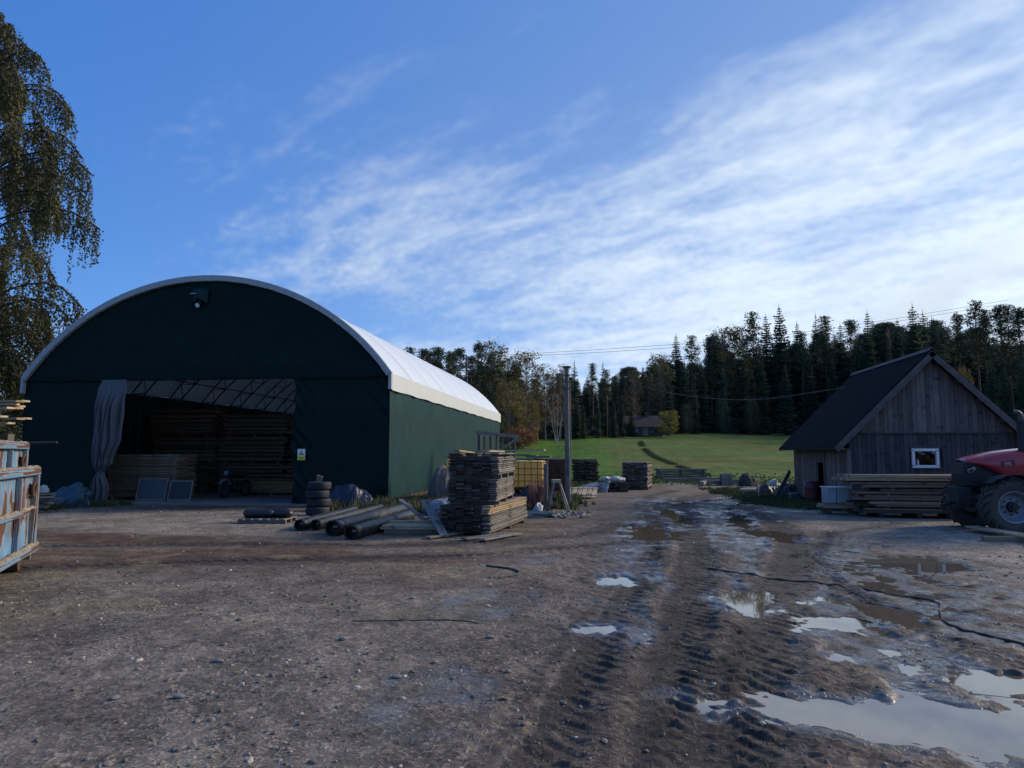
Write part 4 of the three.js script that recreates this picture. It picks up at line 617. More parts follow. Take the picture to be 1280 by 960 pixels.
// ------------------------------------------------------------------ blue roll-off containers at the left edge
function dumpster(label, pos, turn, L, H, W, full) {
  const t = thing('container', label, 'container', pos, turn), r = rnd(Math.round(L * 100));   // local x runs along the long side, which faces +z; details stand at the far end, x = L
  part('side_wall', bx(L, H - 0.26, 0.03, [L / 2, 0.26 + (H - 0.26) / 2, 0]), M.rust, t); part('side_wall', bx(L, H - 0.26, 0.03, [L / 2, 0.26 + (H - 0.26) / 2, -W]), M.rust, t);
  part('end_wall', bx(0.03, H - 0.26, W - 0.04, [0.016, 0.26 + (H - 0.26) / 2, -W / 2]), M.rust, t); part('end_wall', bx(0.03, H - 0.26, W - 0.04, [L - 0.016, 0.26 + (H - 0.26) / 2, -W / 2]), M.rust, t); part('floor', bx(L - 0.04, 0.04, W - 0.04, [L / 2, 0.28, -W / 2]), M.rustPlain, t);
  for (let x = 1.1; x < L; x += 1.15) part('rib', rbx(0.09, H - 0.40, 0.07, 0.012, [L - x, 0.30 + (H - 0.40) / 2, 0.052]), M.rust, t);
  part('corner_post', rbx(0.11, H - 0.2, 0.10, 0.015, [L - 0.03, 0.22 + (H - 0.2) / 2, 0.04]), M.rust, t);
  part('top_rail', rbx(L + 0.06, 0.10, 0.12, 0.02, [L / 2, H - 0.03, 0.04]), M.rust, t); part('top_rail', rbx(L + 0.06, 0.10, 0.12, 0.02, [L / 2, H - 0.03, -W - 0.03]), M.rust, t); part('end_rail', rbx(0.12, 0.10, W - 0.1, 0.02, [L, H - 0.03, -W / 2]), M.rust, t);
  part('bottom_rail', rbx(L, 0.09, 0.15, 0.02, [L / 2, 0.30, 0.055]), M.rust, t); part('middle_rail', rbx(L - 0.5, 0.06, 0.09, 0.015, [L / 2 - 0.28, 0.26 + (H - 0.26) * 0.50, 0.05]), M.rust, t);
  for (const z of [-0.42, -W + 0.42]) part('skid', bx(L - 0.2, 0.18, 0.10, [L / 2, 0.13, z]), M.rustPlain, t);
  part('roller', xf(new THREE.CylinderGeometry(0.11, 0.11, 0.22, 20), [L - 0.32, 0.12, -0.15], [Math.PI / 2, 0, 0]), M.rustPlain, t);
  part('lifting_ring', xf(new THREE.TorusGeometry(0.10, 0.022, 8, 24), [L - 0.24, H - 0.28, 0.07], [0.1, 0, 0]), M.rustPlain, t);
  part('eye_plate', xf(new THREE.CylinderGeometry(0.075, 0.075, 0.03, 20), [L - 0.24, H - 0.28, 0.03], [Math.PI / 2, 0, 0]), M.black, t);
  const rail = (y, z, w, s) => sheet(60, 6, (u, v) => [u * L, y + 0.035 * Math.sin(v * Math.PI) * (0.4 + 1.3 * fbm(u * 30 + s, v * 2, 3)), z + mix(w / 2, -w / 2, v)], L, w);
  const sd = part('sawdust', rail(H + 0.022, 0.035, 0.13, 2), M.sawdust, t); part('sawdust', rail(0.348, 0.085, 0.09, 7), M.sawdust, t); part('sawdust', rail(0.26 + (H - 0.26) * 0.5 + 0.032, 0.06, 0.07, 9), M.sawdust, t);
  if (full) part('wood_chips', sheet(50, 24, (u, v) => [u * L, H - 0.16 + full * Math.sin(u * Math.PI) * Math.sin(v * Math.PI) + 0.12 * (fbm(u * 16, v * 9, 4) - 0.5), -0.04 - v * (W - 0.08)], L, W), M.sawdust, t);
  return t;
}
dumpster('rusty pale blue roll-off container with sawdust on its rails, nearest at left', [-8.30 + 5.6 * 0.51, 0, -9.62 + 5.6 * 0.86], 2.107, 5.6, 1.42, 1.9, 0.10);
dumpster('taller rusty blue container standing behind the nearest one at left', [-9.98 + 4.6 * 0.51, 0, -11.3 + 4.6 * 0.86], 2.107, 4.6, 1.80, 1.9, 0.12);
{
  solo('leaning_board', bx(0.09, 0.92, 0.03, [0, 0.46, 0], [0.06, 0, -0.05], 3), M.greyWood[2], 'grey board leaning against the end of the rusty container', 'board', [-8.20, 0.14, -9.50], 0.5);
  const t = thing('board_rack', 'high pile of fresh boards on a grey post frame behind the containers', 'lumber', [-13.5, 0, -14.2], -0.10), r = rnd(61);
  for (const [x, z] of [[0.35, 0.25], [0.35, -0.25], [-1.4, 0.25], [-1.4, -0.25]]) part('post', bx(0.20, 2.08, 0.16, [x, 1.04, z]), M.greyWood[1], t);
  part('cross_beam', bx(2.2, 0.10, 0.14, [-0.5, 2.03, 0.34]), M.greyWood[0], t);
  const bs = [[-0.2, 2.14, 0.45], [-0.3, 2.20, 0.35], [-0.35, 2.26, 0.3], [-0.1, 2.33, 0.1], [0.55, 2.40, 0.3], [-0.2, 2.47, 0.2], [0.35, 2.60, 0.35], [0.3, 2.68, 0.25], [0.45, 2.76, 0.3]];
  for (const [x1, y, z] of bs) for (let k = 0; k < 2; k++) part('board', bx(3.4, 0.04, 0.2, [x1 + 0.4 - 1.7 + 0.35 - 0.1 * k, y, z - k * 0.23], [0, (r() - 0.5) * 0.04, (r() - 0.5) * 0.03], r() * 9), M.newWood[Math.floor(r() * 3)], t);
  for (const x of [-1.2, 0.1]) part('sticker', bx(0.07, 0.09, 0.8, [x, 2.535, 0.2]), M.newWood[1], t);
  solo('stick', rod([0, 0, 0], [0.75, 0.03, 0.1], 0.035, 7, 0.02), M.bark, 'broken stick poking out above the blue container toward the hall', 'stick', [-10.9, 1.83, -12.3], 0.1);
}
// ------------------------------------------------------------------ things standing about the yard
{
  const r = rnd(91);
  solo('covered_heap', heap(0.62, 0.72, 0.45, 3, 0.55), M.tealCover, 'crumpled teal tarpaulin heap at the foot of the hall, far left', 'tarpaulin', [-16.45, 0, -20.6]);
  const cr = thing('scrap_wood', 'little pile of broken pallet wood between the container and the teal tarpaulin', 'scrap wood', [-15.9, 0, -18.8]); for (let k = 0; k < 7; k++) part('piece', bx(0.5 + 0.4 * r(), 0.05, 0.12, [(r() - 0.5) * 0.4, 0.04 + 0.075 * k, (r() - 0.5) * 0.3], [0, r() * 1.2 - 0.6, (r() - 0.5) * 0.15], k), pick(M.midWood.concat(M.greyWood), r), cr);
  solo('white_rag', heap(0.16, 0.22, 0.12, 8, 0.7, 14), M.whiteBag, 'white rag against the foot of the tied curtain', 'rag', [-17.15, 0, -21.9]); solo('white_sack', heap(0.13, 0.20, 0.12, 12, 0.5, 14), M.whiteBag, 'white sack on the scrap wood left of the teal tarpaulin', 'sack', [-16.2, 0.55, -19.2]);
  // leaning framed panels and the motorbike inside the hall
  for (const [x, w, h, a, lab, m] of [[-15.6, 1.05, 0.80, 0.12, 'grey framed glass panel leaning on the lumber inside the hall', M.panelGrey], [-14.55, 0.85, 0.72, 0.05, 'dark framed panel leaning beside the grey glass panel inside the hall', M.darkCover]]) {
    const p = thing('framed_panel', lab, 'panel', [x, 0.03, -23.3], a); const rot = [-0.28, 0, 0]; part('frame', xf(merge([bx(w, 0.06, 0.05, [0, 0.03, 0]), bx(w, 0.06, 0.05, [0, h - 0.03, 0]), bx(0.06, h - 0.12, 0.05, [-w / 2 + 0.03, h / 2, 0]), bx(0.06, h - 0.12, 0.05, [w / 2 - 0.03, h / 2, 0])]), [0, 0, 0], rot), M.greyWood[1], p); part('pane', xf(bx(w - 0.12, h - 0.12, 0.012, [0, h / 2, 0]), [0, 0, 0], rot), m, p);
  }
  const mb = thing('motorbike', 'dark motorbike parked inside the hall before the lumber', 'motorbike', [-13.80, 0.03, -25.7], 1.43);
  for (const x of [-0.62, 0.62]) { const w = new THREE.Group(); w.name = numbered('wheel'); w.position.set(x, 0.32, 0); mb.add(w); part('tyre', new THREE.TorusGeometry(0.26, 0.06, 10, 32), M.rubber, w); part('rim', merge([new THREE.TorusGeometry(0.2, 0.015, 6, 28), ...[0, 1, 2, 3].map((k) => rod([Math.cos(k * 0.785) * 0.2, Math.sin(k * 0.785) * 0.2, 0], [-Math.cos(k * 0.785) * 0.2, -Math.sin(k * 0.785) * 0.2, 0], 0.008, 5))]), M.steel, w); }
  part('frame', merge([rod([-0.62, 0.32, 0.09], [-0.42, 0.95, 0.05], 0.025), rod([-0.62, 0.32, -0.09], [-0.42, 0.95, -0.05], 0.025), rod([-0.42, 0.85, 0], [0.05, 0.42, 0], 0.03), rod([-0.4, 0.8, 0], [0.5, 0.72, 0], 0.03), rod([0.62, 0.32, 0.1], [0.1, 0.45, 0.1], 0.022), rbx(0.4, 0.3, 0.26, 0.05, [-0.02, 0.45, 0])]), M.black, mb);
  part('tank', xf(new THREE.SphereGeometry(0.2, 18, 12), [-0.18, 0.86, 0], [0, 0, -0.15], [1.35, 0.75, 0.75]), M.black, mb); part('seat', rbx(0.62, 0.10, 0.24, 0.04, [0.36, 0.83, 0], [0, 0, 0.06]), M.rubber, mb); part('handlebar', merge([rod([-0.42, 1.02, -0.34], [-0.42, 1.02, 0.34], 0.016), rod([-0.42, 0.95, 0], [-0.42, 1.02, 0], 0.025)]), M.steel, mb); part('headlight', xf(new THREE.SphereGeometry(0.09, 14, 10), [-0.54, 0.90, 0]), M.rimGrey, mb); part('mudguard', xf(new THREE.TorusGeometry(0.34, 0.05, 6, 16, 2), [-0.62, 0.32, 0], [0, 0, 0.5]), M.rimGrey, mb); part('exhaust', rod([0.0, 0.33, 0.16], [0.75, 0.42, 0.18], 0.05, 10), M.steel, mb);
  // pallet with black wrapped rolls
  const pl = thing('pallet', 'worn pallet carrying black wrapped bundles, on the pale gravel before the hall', 'pallet', [-8.12, 0, -16.75], 0.08); for (const z of [-0.35, 0, 0.35]) part('runner', bx(1.15, 0.08, 0.09, [0, 0.045, z]), M.greyWood[1], pl); for (let k = 0; k < 6; k++) part('slat', bx(0.13, 0.025, 0.85, [-0.5 + k * 0.2, 0.10, 0]), M.greyWood[k % 3], pl);
  for (const [x, z, l, ry, lab] of [[-8.3, -16.65, 0.72, 0.1, 'black wrapped bundle on the pallet, left one'], [-7.8, -16.75, 0.60, -0.2, 'black wrapped bundle on the pallet, right one'], [-8.05, -17.05, 0.62, 0.05, 'black wrapped bundle at the back of the pallet']]) { const g = new THREE.CapsuleGeometry(0.125, l - 0.2, 8, 18).rotateZ(Math.PI / 2), p = g.attributes.position; for (let i = 0; i < p.count; i++) { const f = 1 + 0.25 * (fbm(p.getX(i) * 6 + x, p.getY(i) * 7 + p.getZ(i) * 5, 3) - 0.5); p.setXYZ(i, p.getX(i), p.getY(i) * f * 0.85, p.getZ(i) * f); } g.computeVertexNormals(); solo('wrapped_bundle', g, M.blackFilm, lab, 'bundle', [x, 0.215, z], ry); }
  // barrel
  { const tg = new THREE.LatheGeometry([[0.17, 0.02], [0.20, 0.0], [0.285, 0.004], [0.309, 0.022], [0.317, 0.05], [0.318, 0.11], [0.317, 0.17], [0.309, 0.198], [0.285, 0.216], [0.20, 0.22], [0.17, 0.20], [0.19, 0.16], [0.29, 0.11], [0.19, 0.06], [0.17, 0.02]].map((p) => new THREE.Vector2(...p)), 44), gr = merge([0.075, 0.11, 0.145].map((y) => xf(new THREE.TorusGeometry(0.319, 0.004, 4, 44), [0, y, 0], [Math.PI / 2, 0, 0])));
    let first; ['lowest', 'second', 'third', 'topmost'].forEach((w, k) => { const lab = `${w} tyre of the dark tyre stack by the hall front`, at = [-7.72 + 0.02 * Math.sin(k * 2.3), 0.01 + k * 0.221, -18.85 + 0.02 * Math.cos(k * 3)]; if (!first) { first = thing('tyre', lab, 'tyre', at, 0, 'tyres stacked by the hall front'); part('tyre_body', tg, M.blueDrum, first); part('tread_groove', gr, M.black, first); } else copyOf(first, 'tyre', at, k * 1.3, lab); }); }
  solo('cardboard_piece', bx(0.16, 0.26, 0.03, [0, 0.13, 0], [0.2, 0, -0.3]), M.midWood[2], 'bent brown cardboard piece standing on the tyre stack', 'cardboard', [-7.72, 0.80, -18.85], 0.3);
  solo('covered_heap', heap(0.78, 0.80, 0.42, 16, 0.35), M.blueCover, 'dark blue plastic covered bundle against the green hall front', 'bundle', [-7.62, 0, -20.7], 0.2);
  // the black pipes lying side by side
  const rolls = [[-6.56, -15.0, -6.85, -19.2, 0.118, 'leftmost of the four black wrapped pipes before the hall'], [-6.22, -15.05, -6.35, -20.0, 0.118, 'second of the four black wrapped pipes from the left'], [-5.45, -14.05, -5.38, -19.3, 0.158, 'thickest black wrapped pipe, third from the left'], [-4.86, -13.5, -4.75, -17.3, 0.138, 'rightmost of the four black wrapped pipes, nearest to the viewer']];
  for (const [x0, z0, x1, z1, R, lab] of rolls) {
    const l = Math.hypot(x1 - x0, z1 - z0), p = thing('wrapped_pipe', lab, 'pipe', [x0, R, z0], Math.atan2(x0 - x1, z0 - z1), 'black pipes lying on the yard');
    const skin = (r0, z0_, z1_, s) => sheet(36, 60, (u, v) => { const a = u * Math.PI * 2, z = -mix(z0_, z1_, v), k = r0 * (1 + 0.05 * (fbm(Math.cos(a) * 2 + s, z * 2.2 + Math.sin(a) * 2, 3) - 0.5)); return [Math.cos(a) * k, Math.sin(a) * k, z]; }, 1, l);
    part('pipe_wall', skin(R, 0.0, l, x0), M.blackFilm, p); part('wrapping', skin(R * 1.045, 0.35, l * 0.62, x0 + 4), M.wrapFilm, p); part('end_band', skin(R * 1.075, 0.03, 0.16, x0 + 9), M.wrapFilm, p); part('end_band', skin(R * 1.075, l * 0.62, l * 0.62 + 0.13, x0 + 7), M.wrapFilm, p);
    part('inner_lining', new THREE.CylinderGeometry(R * 0.86, R * 0.86, 0.5, 28, 1, true).rotateX(Math.PI / 2).translate(0, 0, -0.25), M.black, p); part('end_ring', new THREE.RingGeometry(R * 0.84, R * 1.0, 32).translate(0, 0, 0.004), M.black, p); part('inner_plug', new THREE.CircleGeometry(R * 0.86, 28).translate(0, 0, -0.18), M.black, p); part('paper_tag', bx(R * 0.55, R * 0.3, 0.006, [0, R * 0.15, -0.16]), M.whiteBag, p);
  }
  // small pile of cut planks on a pallet, leaning and lying boards, rusty bars
  const sp = thing('plank_pile', 'small pile of yellowish planks on the ground right of the black pipes', 'lumber', [-4.05, 0, -15.0], 0.12); for (const z of [-0.25, 0.25]) part('bearer', bx(1.1, 0.09, 0.09, [0, 0.045, z]), M.midWood[0], sp); for (let k = 0; k < 9; k++) part('plank', bx(1.0 + 0.3 * r(), 0.04, 0.15, [(r() - 0.5) * 0.2, 0.115 + 0.045 * Math.floor(k / 4), -0.26 + (k % 4) * 0.17], [0, (r() - 0.5) * 0.12, 0], k), pick(M.newWood, r), sp);
  solo('leaning_plank', beam([-4.0, 0.62, -15.75], [-3.15, 0.04, -14.05], 0.17, 0.035), M.greyWood[2], 'long grey plank slanting down over the yellowish plank pile', 'plank'); solo('leaning_plank', beam([-4.9, 0.55, -17.0], [-3.75, 0.10, -15.4], 0.10, 0.03, 4), M.greyWood[0], 'thin grey lath lying across behind the yellowish plank pile', 'plank'); solo('leaning_plank', beam([-3.4, 0.42, -16.6], [-4.3, 0.08, -16.0], 0.10, 0.03, 6), M.midWood[0], 'short brown lath in the grass left of the big stack', 'plank');
  const rb = thing('steel_bars', 'bundle of rusty red brown bars along the foot of the hall side', 'steel bars', [-6.15, 0, -24.6], -0.02); for (let k = 0; k < 7; k++) part('bar', bx(0.09, 0.07, 5.4 - 0.5 * r(), [-0.25 + (k % 4) * 0.12, 0.20 + 0.075 * Math.floor(k / 4), (r() - 0.5) * 0.3], [0.01, 0, 0], k), M.rustPlain, rb); for (const z of [-1.8, 1.8]) part('bearer', bx(0.7, 0.15, 0.12, [0, 0.075, z]), M.darkWood[0], rb);
  solo('covered_heap', heap(0.62, 0.42, 0.6, 22, 0.45), M.greyCover, 'grey plastic sheet heap in the grass left of the big stack', 'plastic sheet', [-4.35, 0, -19.6]);
  solo('covered_heap', heap(0.55, 1.15, 0.6, 27, 0.35), mat([0.14, 0.12, 0.10], 0.9, { map: grimeTex }), 'brown sacking heap between the hall side and the big stack', 'sacks', [-5.05, 0, -22.6]); solo('yellow_canister', rbx(0.42, 0.85, 0.4, 0.06, [0, 0.42, 0], [0, 0, -0.12]), M.ibc, 'tilted yellow canister on the brown sacking by the hall side', 'canister', [-5.0, 0.72, -23.4], 0.3);
  // caged yellow liquid tank
  const T = thing('caged_tank', 'yellow plastic liquid tank in a steel cage on a dark pallet', 'tank', [-2.66, 0.30, -25.6], -0.06);
  part('tank_body', rbx(1.06, 0.94, 0.92, 0.09, [0, 0.63, 0], [0, 0, 0], 4), M.ibc, T); part('lid', xf(new THREE.CylinderGeometry(0.12, 0.12, 0.05, 20), [0, 1.12, 0]), M.black, T);
  for (let k = 0; k < 5; k++) { const y = 0.18 + k * 0.22; part('cage_bar', merge([rod([-0.56, y, 0.49], [0.56, y, 0.49], 0.012), rod([-0.56, y, -0.49], [0.56, y, -0.49], 0.012), rod([-0.56, y, -0.49], [-0.56, y, 0.49], 0.012), rod([0.56, y, -0.49], [0.56, y, 0.49], 0.012)]), M.steel, T); }
  for (let k = 0; k < 6; k++) { const x = -0.56 + k * 0.224; for (const z of [0.50, -0.50]) part('cage_bar', rod([x, 0.12, z], [x, 1.1, z], 0.012), M.steel, T); if (k < 5) for (const s of [-1, 1]) part('cage_bar', rod([s * 0.57, 0.12, -0.49 + k * 0.245], [s * 0.57, 1.1, -0.49 + k * 0.245], 0.012), M.steel, T); }
  part('pallet_base', merge([bx(1.16, 0.03, 1.0, [0, 0.12, 0]), ...[-0.5, 0, 0.5].map((x) => bx(0.13, 0.105, 1.0, [x, 0.0525, 0]))]), M.black, T);
  const ub = thing('timber_crib', 'dark timbers that carry the yellow caged tank', 'timbers', [-2.66, 0, -25.6], -0.06); for (const z of [-0.4, 0.4]) part('timber', bx(1.3, 0.15, 0.16, [0, 0.075, z]), M.darkWood[1], ub); for (const x of [-0.45, 0.45]) part('timber', bx(0.16, 0.14, 1.1, [x, 0.22, 0]), M.darkWood[0], ub);
  // dark roofed pile behind the tank
  const rp = thing('covered_pile', 'long board pile under black sheets behind the yellow tank', 'covered lumber', [-3.2, 0, -30.5]); for (let k = 0; k < 12; k++) part('board_layer', bx(2.0, 0.08, 1.3, [(r() - 0.5) * 0.06, 0.15 + k * 0.1, 0], [0, (r() - 0.5) * 0.02, 0], k), M.darkWood[k % 3], rp); part('bearer', bx(1.8, 0.1, 1.0, [0, 0.05, 0]), M.darkWood[1], rp); part('cover_sheet', sheet(30, 12, (u, v) => [mix(-1.2, 1.25, u), 1.38 + 0.10 * fbm(u * 6, v * 3, 3) - 0.25 * Math.pow(Math.abs(v * 2 - 1), 6), mix(0.85, -0.85, v)], 2, 1), M.darkCover, rp); for (let k = 0; k < 4; k++) part('loose_board', bx(0.8 + 0.5 * r(), 0.04, 0.15, [(r() - 0.5) * 1.5, 1.50 + k * 0.035, 0.5 - 0.25 * k], [0, r() - 0.5, 0], k), M.greyWood[k % 3], rp);
  // old timber frame leaning behind the big stack
  const fr = thing('slatted_rack', 'grey timber frame with upright slats rising behind the big stack', 'timber frame', [-4.45, 0, -29.4], 0.06); for (const x of [-0.72, 0.72]) part('post', beam([x, 0, 0], [x, 2.45, 0], 0.12, 0.10), M.greyWood[1], fr); part('top_rail', beam([-0.85, 2.52, 0.03], [0.88, 2.34, 0.03], 0.10, 0.14), M.greyWood[2], fr); part('brace', beam([-0.2, 1.55, 0.10], [0.85, 2.24, 0.10], 0.06, 0.12), M.greyWood[2], fr); part('bottom_rail', beam([-0.72, 1.3, 0.07], [0.72, 1.3, 0.07], 0.06, 0.10), M.greyWood[0], fr); for (let k = 0; k < 5; k++) part('slat', beam([-0.5 + k * 0.25, 0.1, -0.05], [-0.5 + k * 0.25, 2.36, -0.05], 0.09, 0.03), M.greyWood[k % 3], fr);
  // trestle, post, red brush, debris round the pole
  const tr = thing('trestle', 'small wooden trestle with splayed legs left of the pole', 'trestle', [-1.42, 0, -20.9], 0.2); part('top_block', bx(0.24, 0.10, 0.32, [0, 0.86, 0]), M.newWood[2], tr); for (const [x, z] of [[-0.26, 0.3], [0.34, 0.3], [-0.26, -0.3], [0.34, -0.3]]) part('leg', beam([x * 0.25, 0.84, z * 0.4], [x, 0, z], 0.05, 0.04), M.greyWood[z > 0 ? 2 : 0], tr);
  solo('post', bx(0.12, 1.35, 0.09, [0, 0.67, 0]), M.greyWood[1], 'upright grey board standing just left of the trestle', 'post', [-1.78, 0, -21.5]);
  const br = thing('dry_brush', 'reddish dry brush beside the upright grey board', 'dry brush', [-2.0, 0, -20.9]); { const g = []; for (let k = 0; k < 90; k++) { const x = (r() - 0.5) * 0.35, z = (r() - 0.5) * 0.3; g.push(rod([x * 0.6, 0, z * 0.6], [x * 1.5, 0.45 + 0.55 * r(), z * 1.4], 0.009, 3, 0.004)); } part('twigs', merge(g), mat([0.11, 0.045, 0.045], 0.9), br); }
  solo('ground_sheet', heap(0.75, 0.14, 0.62, 33, 0.5), M.greenCover, 'dark green sheet spread on the ground below the yellow tank', 'plastic sheet', [-1.75, 0, -19.3]);
  const bag = heap(0.13, 0.24, 0.13, 41, 0.6, 16); solo('white_sack', bag, M.whiteBag, 'white plastic bag on the green sheet, before the yellow tank', 'sack', [-1.82, 0.08, -19.5]);
  solo('mud_heap', heap(0.62, 0.55, 0.5, 52, 0.5), mat([0.05, 0.042, 0.038], 0.95, { map: grimeTex, bumpMap: dirtBump, bumpScale: 0.03 }), 'dark earth heap in front of the yellow tank base', 'earth heap', [-2.25, 0, -22.6]);
  { const g = []; for (let k = 0; k < 60; k++) { const a = r() * 6.28, d2 = Math.sqrt(r()); g.push(rbx(0.05 + 0.12 * r(), 0.02 + 0.04 * r(), 0.04 + 0.08 * r(), 0.01, [-1.15 + Math.cos(a) * d2 * 0.75, 0.02 + 0.05 * r(), -19.3 + Math.sin(a) * d2 * 0.8], [r(), r() * 6, r()], 1)); } struct('rubble', merge(g), mat([0.30, 0.27, 0.24], 0.9, { map: grimeTex }), 'stuff').userData.label = 'pale rubble scattered at the foot of the pole and trestle'; }
  // utility pole
  const po = thing('utility_pole', 'weathered wooden pole with a flat cap beside the track', 'pole', [-1.22, 0, -23.3]); part('pole_shaft', rod([0, -0.2, 0], [0, 4.42, 0], 0.092, 18, 0.068), M.greyWood[1], po); part('pole_cap', xf(new THREE.CylinderGeometry(0.16, 0.13, 0.04, 18), [0, 4.45, 0]), M.greyWood[0], po); part('collar', merge([0.0, 0.22, 0.44].map((y) => xf(new THREE.TorusGeometry(0.098, 0.016, 6, 20), [0, 3.75 + y, 0], [Math.PI / 2, 0, 0]))), M.steel, po); part('splice_post', beam([0.02, -0.1, 0.15], [0.02, 1.55, 0.13], 0.13, 0.10), M.greyWood[0], po); part('bolts', merge([0.4, 1.2].map((y) => rod([0.02, y, 0.10], [0.02, y, 0.215], 0.014))), M.steel, po); part('cable', tube([[0.1, 3.9, 0.05], [0.115, 2.5, 0.04], [0.125, 1.0, 0.03], [0.13, 0.1, 0.03]], 0.014, 30, 6), M.galv, po);
  const lp = thing('lamp_post', 'thin dark lamp post rising behind the white hall roof', 'lamp post', [-9.8, 0, -50.5]); part('pole_shaft', rod([0, 0, 0], [0, 8.6, 0], 0.09, 12, 0.06), M.steel, lp); part('cross_arm', merge([rod([-0.6, 7.6, 0], [0.6, 7.6, 0], 0.035), rod([-0.4, 7.1, 0], [0.4, 7.1, 0], 0.03)]), M.steel, lp); for (const x of [-0.5, 0.5]) part('lamp_head', rbx(0.42, 0.12, 0.22, 0.03, [x, 7.72, 0.05]), M.galv, lp);
  // wires
  const wire = (pts, lab) => solo('overhead_wire', tube(pts, 0.013, 60, 5), M.steel, lab, 'wire'); wire([[-9.8, 8.55, -50.5], [2, 9.55, -54], [14, 10.9, -58], [34, 14.6, -65]], 'upper overhead wire running from the lamp post over the field to the right'); wire([[-9.8, 8.45, -50.6], [2, 9.35, -54.2], [14, 10.7, -58.2], [34, 14.35, -65.2]], 'lower overhead wire just under the upper one, over the field'); wire([[3.0, 8.2, -70], [5.4, 5.6, -50], [7.2, 4.25, -36], [8.6, 4.02, -27.2]], 'single wire that runs down to the dark shed roof');
  // slabs, panels and rubbish before the field
  const sl = thing('slat_panel', 'pale slatted panel lying tilted on the ground right of the pole', 'slat panel', [-0.92, 0.03, -26.9], -0.04); for (let k = 0; k < 6; k++) part('slat', bx(0.155, 0.025, 1.45, [-0.48 + k * 0.19, 0.17, -0.55], [0.20, 0, 0], k), M.newWood[2], sl); for (const z of [-0.1, -1.05]) part('cross_bar', bx(1.15, 0.05, 0.08, [0, 0.06 - z * 0.2, z]), M.midWood[0], sl);
  const sb = (x, z, w, h, l, rx, ry, rz, m, lab) => solo('concrete_slab', bx(w, h, l, [0, 0, 0], [rx, ry, rz]), m, lab, 'slab', [x, hill(x, z) + 0.16, z]);
  const pc = mat([0.42, 0.42, 0.42], 0.85, { map: grimeTex }); sb(-0.9, -31.2, 1.25, 0.06, 0.5, 0.5, 0.3, 0.25, pc, 'pale broken slab tilted up behind the slatted panel'); sb(-0.15, -31.4, 0.6, 0.06, 0.7, 0.9, -0.4, 0.3, pc, 'steep pale slab left of the dark slab stack'); sb(-0.6, -30.6, 0.9, 0.05, 0.3, 0.35, 0.1, 0.3, M.greyWood[1], 'narrow dark slab before the pale broken slabs'); solo('pallet', bx(1.0, 0.11, 0.8, [0, 0.06, 0]), M.newWood[2], 'pale pallet behind the slatted panel', 'pallet', [-0.95, 0, -29.0]);
  for (const [x, z, s, lab] of [[0.05, -32.4, 1, 'white plastic sheet on the left of the dark slab stack'], [0.55, -32.2, 1.1, 'white plastic sheet on the right of the dark slab stack']]) { const h = heap(0.30 * s, 0.15, 0.36, 60 + x * 9, 0.8, 14); solo('white_sheet', h, M.whiteBag, lab, 'plastic sheet', [x, 0.50, z]); }
  for (const [x0, z0, x1, z1, m, lab] of [[3.2, -41.2, 6.4, -41.8, 0, 'long grey beam lying before the flat beam stack'], [5.2, -40.2, 8.0, -39.6, 2, 'long pale beam lying at the field edge toward the shed'], [5.0, -38.4, 6.0, -38.9, 0, 'short grey beam beside the pale crate'], [4.8, -37.6, 5.1, -38.6, 2, 'tilted light board left of the pale crate']]) solo('timber', beam([x0, hill(x0, z0) + 0.14, z0], [x1, hill(x1, z1) + 0.16, z1], 0.20, 0.18, x0), M.greyWood[m], lab, 'timber');
  const crt = thing('slatted_crate', 'pale grey slatted crate at the field edge', 'crate', [6.15, hill(6.1, -38.6), -38.6], 0.1); for (let k = 0; k < 5; k++) part('slat', bx(0.08, 0.62, 0.03, [-0.22 + k * 0.11, 0.31, 0.22]), M.greyWood[2], crt); part('crate_body', merge([bx(0.5, 0.05, 0.4, [0, 0.03, 0]), bx(0.03, 0.58, 0.4, [-0.26, 0.3, 0]), bx(0.03, 0.58, 0.4, [0.26, 0.3, 0]), bx(0.5, 0.58, 0.03, [0, 0.3, -0.2])]), M.greyWood[1], crt);
  solo('tree_stump', heap(0.5, 0.55, 0.45, 71, 0.7, 18), M.bark, 'dark root stump at the field edge right of the slatted crate', 'stump', [7.2, hill(7.2, -38.2), -38.2]); solo('log', rod([0, 0.12, 0], [1.4, 0.14, -0.3], 0.11, 10), M.birchBark, 'pale log lying left of the dark rubbish by the shed', 'log', [5.5, 0, -31.0]);
  solo('covered_heap', heap(0.5, 0.52, 0.5, 83, 0.5), M.darkCover, 'black plastic heap in the grass left of the shed', 'plastic sheet', [6.35, 0, -29.9]); solo('covered_heap', heap(0.42, 0.62, 0.5, 85, 0.6), mat([0.06, 0.06, 0.065], 0.6, { bumpMap: foldTex, bumpScale: 0.05, map: grimeTex }), 'dark grey rubbish heap right beside the shed wall', 'rubbish', [6.75, 0, -28.6]); solo('white_sack', heap(0.22, 0.24, 0.2, 88, 0.7, 14), M.whiteBag, 'small white sack on the rubbish beside the shed', 'sack', [6.45, 0.42, -29.2]); solo('blue_canister', rbx(0.34, 0.30, 0.3, 0.06, [0, 0.15, 0]), M.tealCover, 'blue canister on the grass by the shed doorway', 'canister', [6.45, 0, -26.2]); solo('leaning_plank', beam([6.1, 0.02, -27.5], [6.85, 1.0, -28.3], 0.03, 0.16), M.greyWood[1], 'grey plank leaning over the rubbish beside the shed', 'plank'); solo('leaning_plank', beam([5.45, 0.02, -27.2], [5.85, 0.72, -29.0], 0.03, 0.16), M.greyWood[0], 'grey plank leaning on the black plastic heap', 'plank');
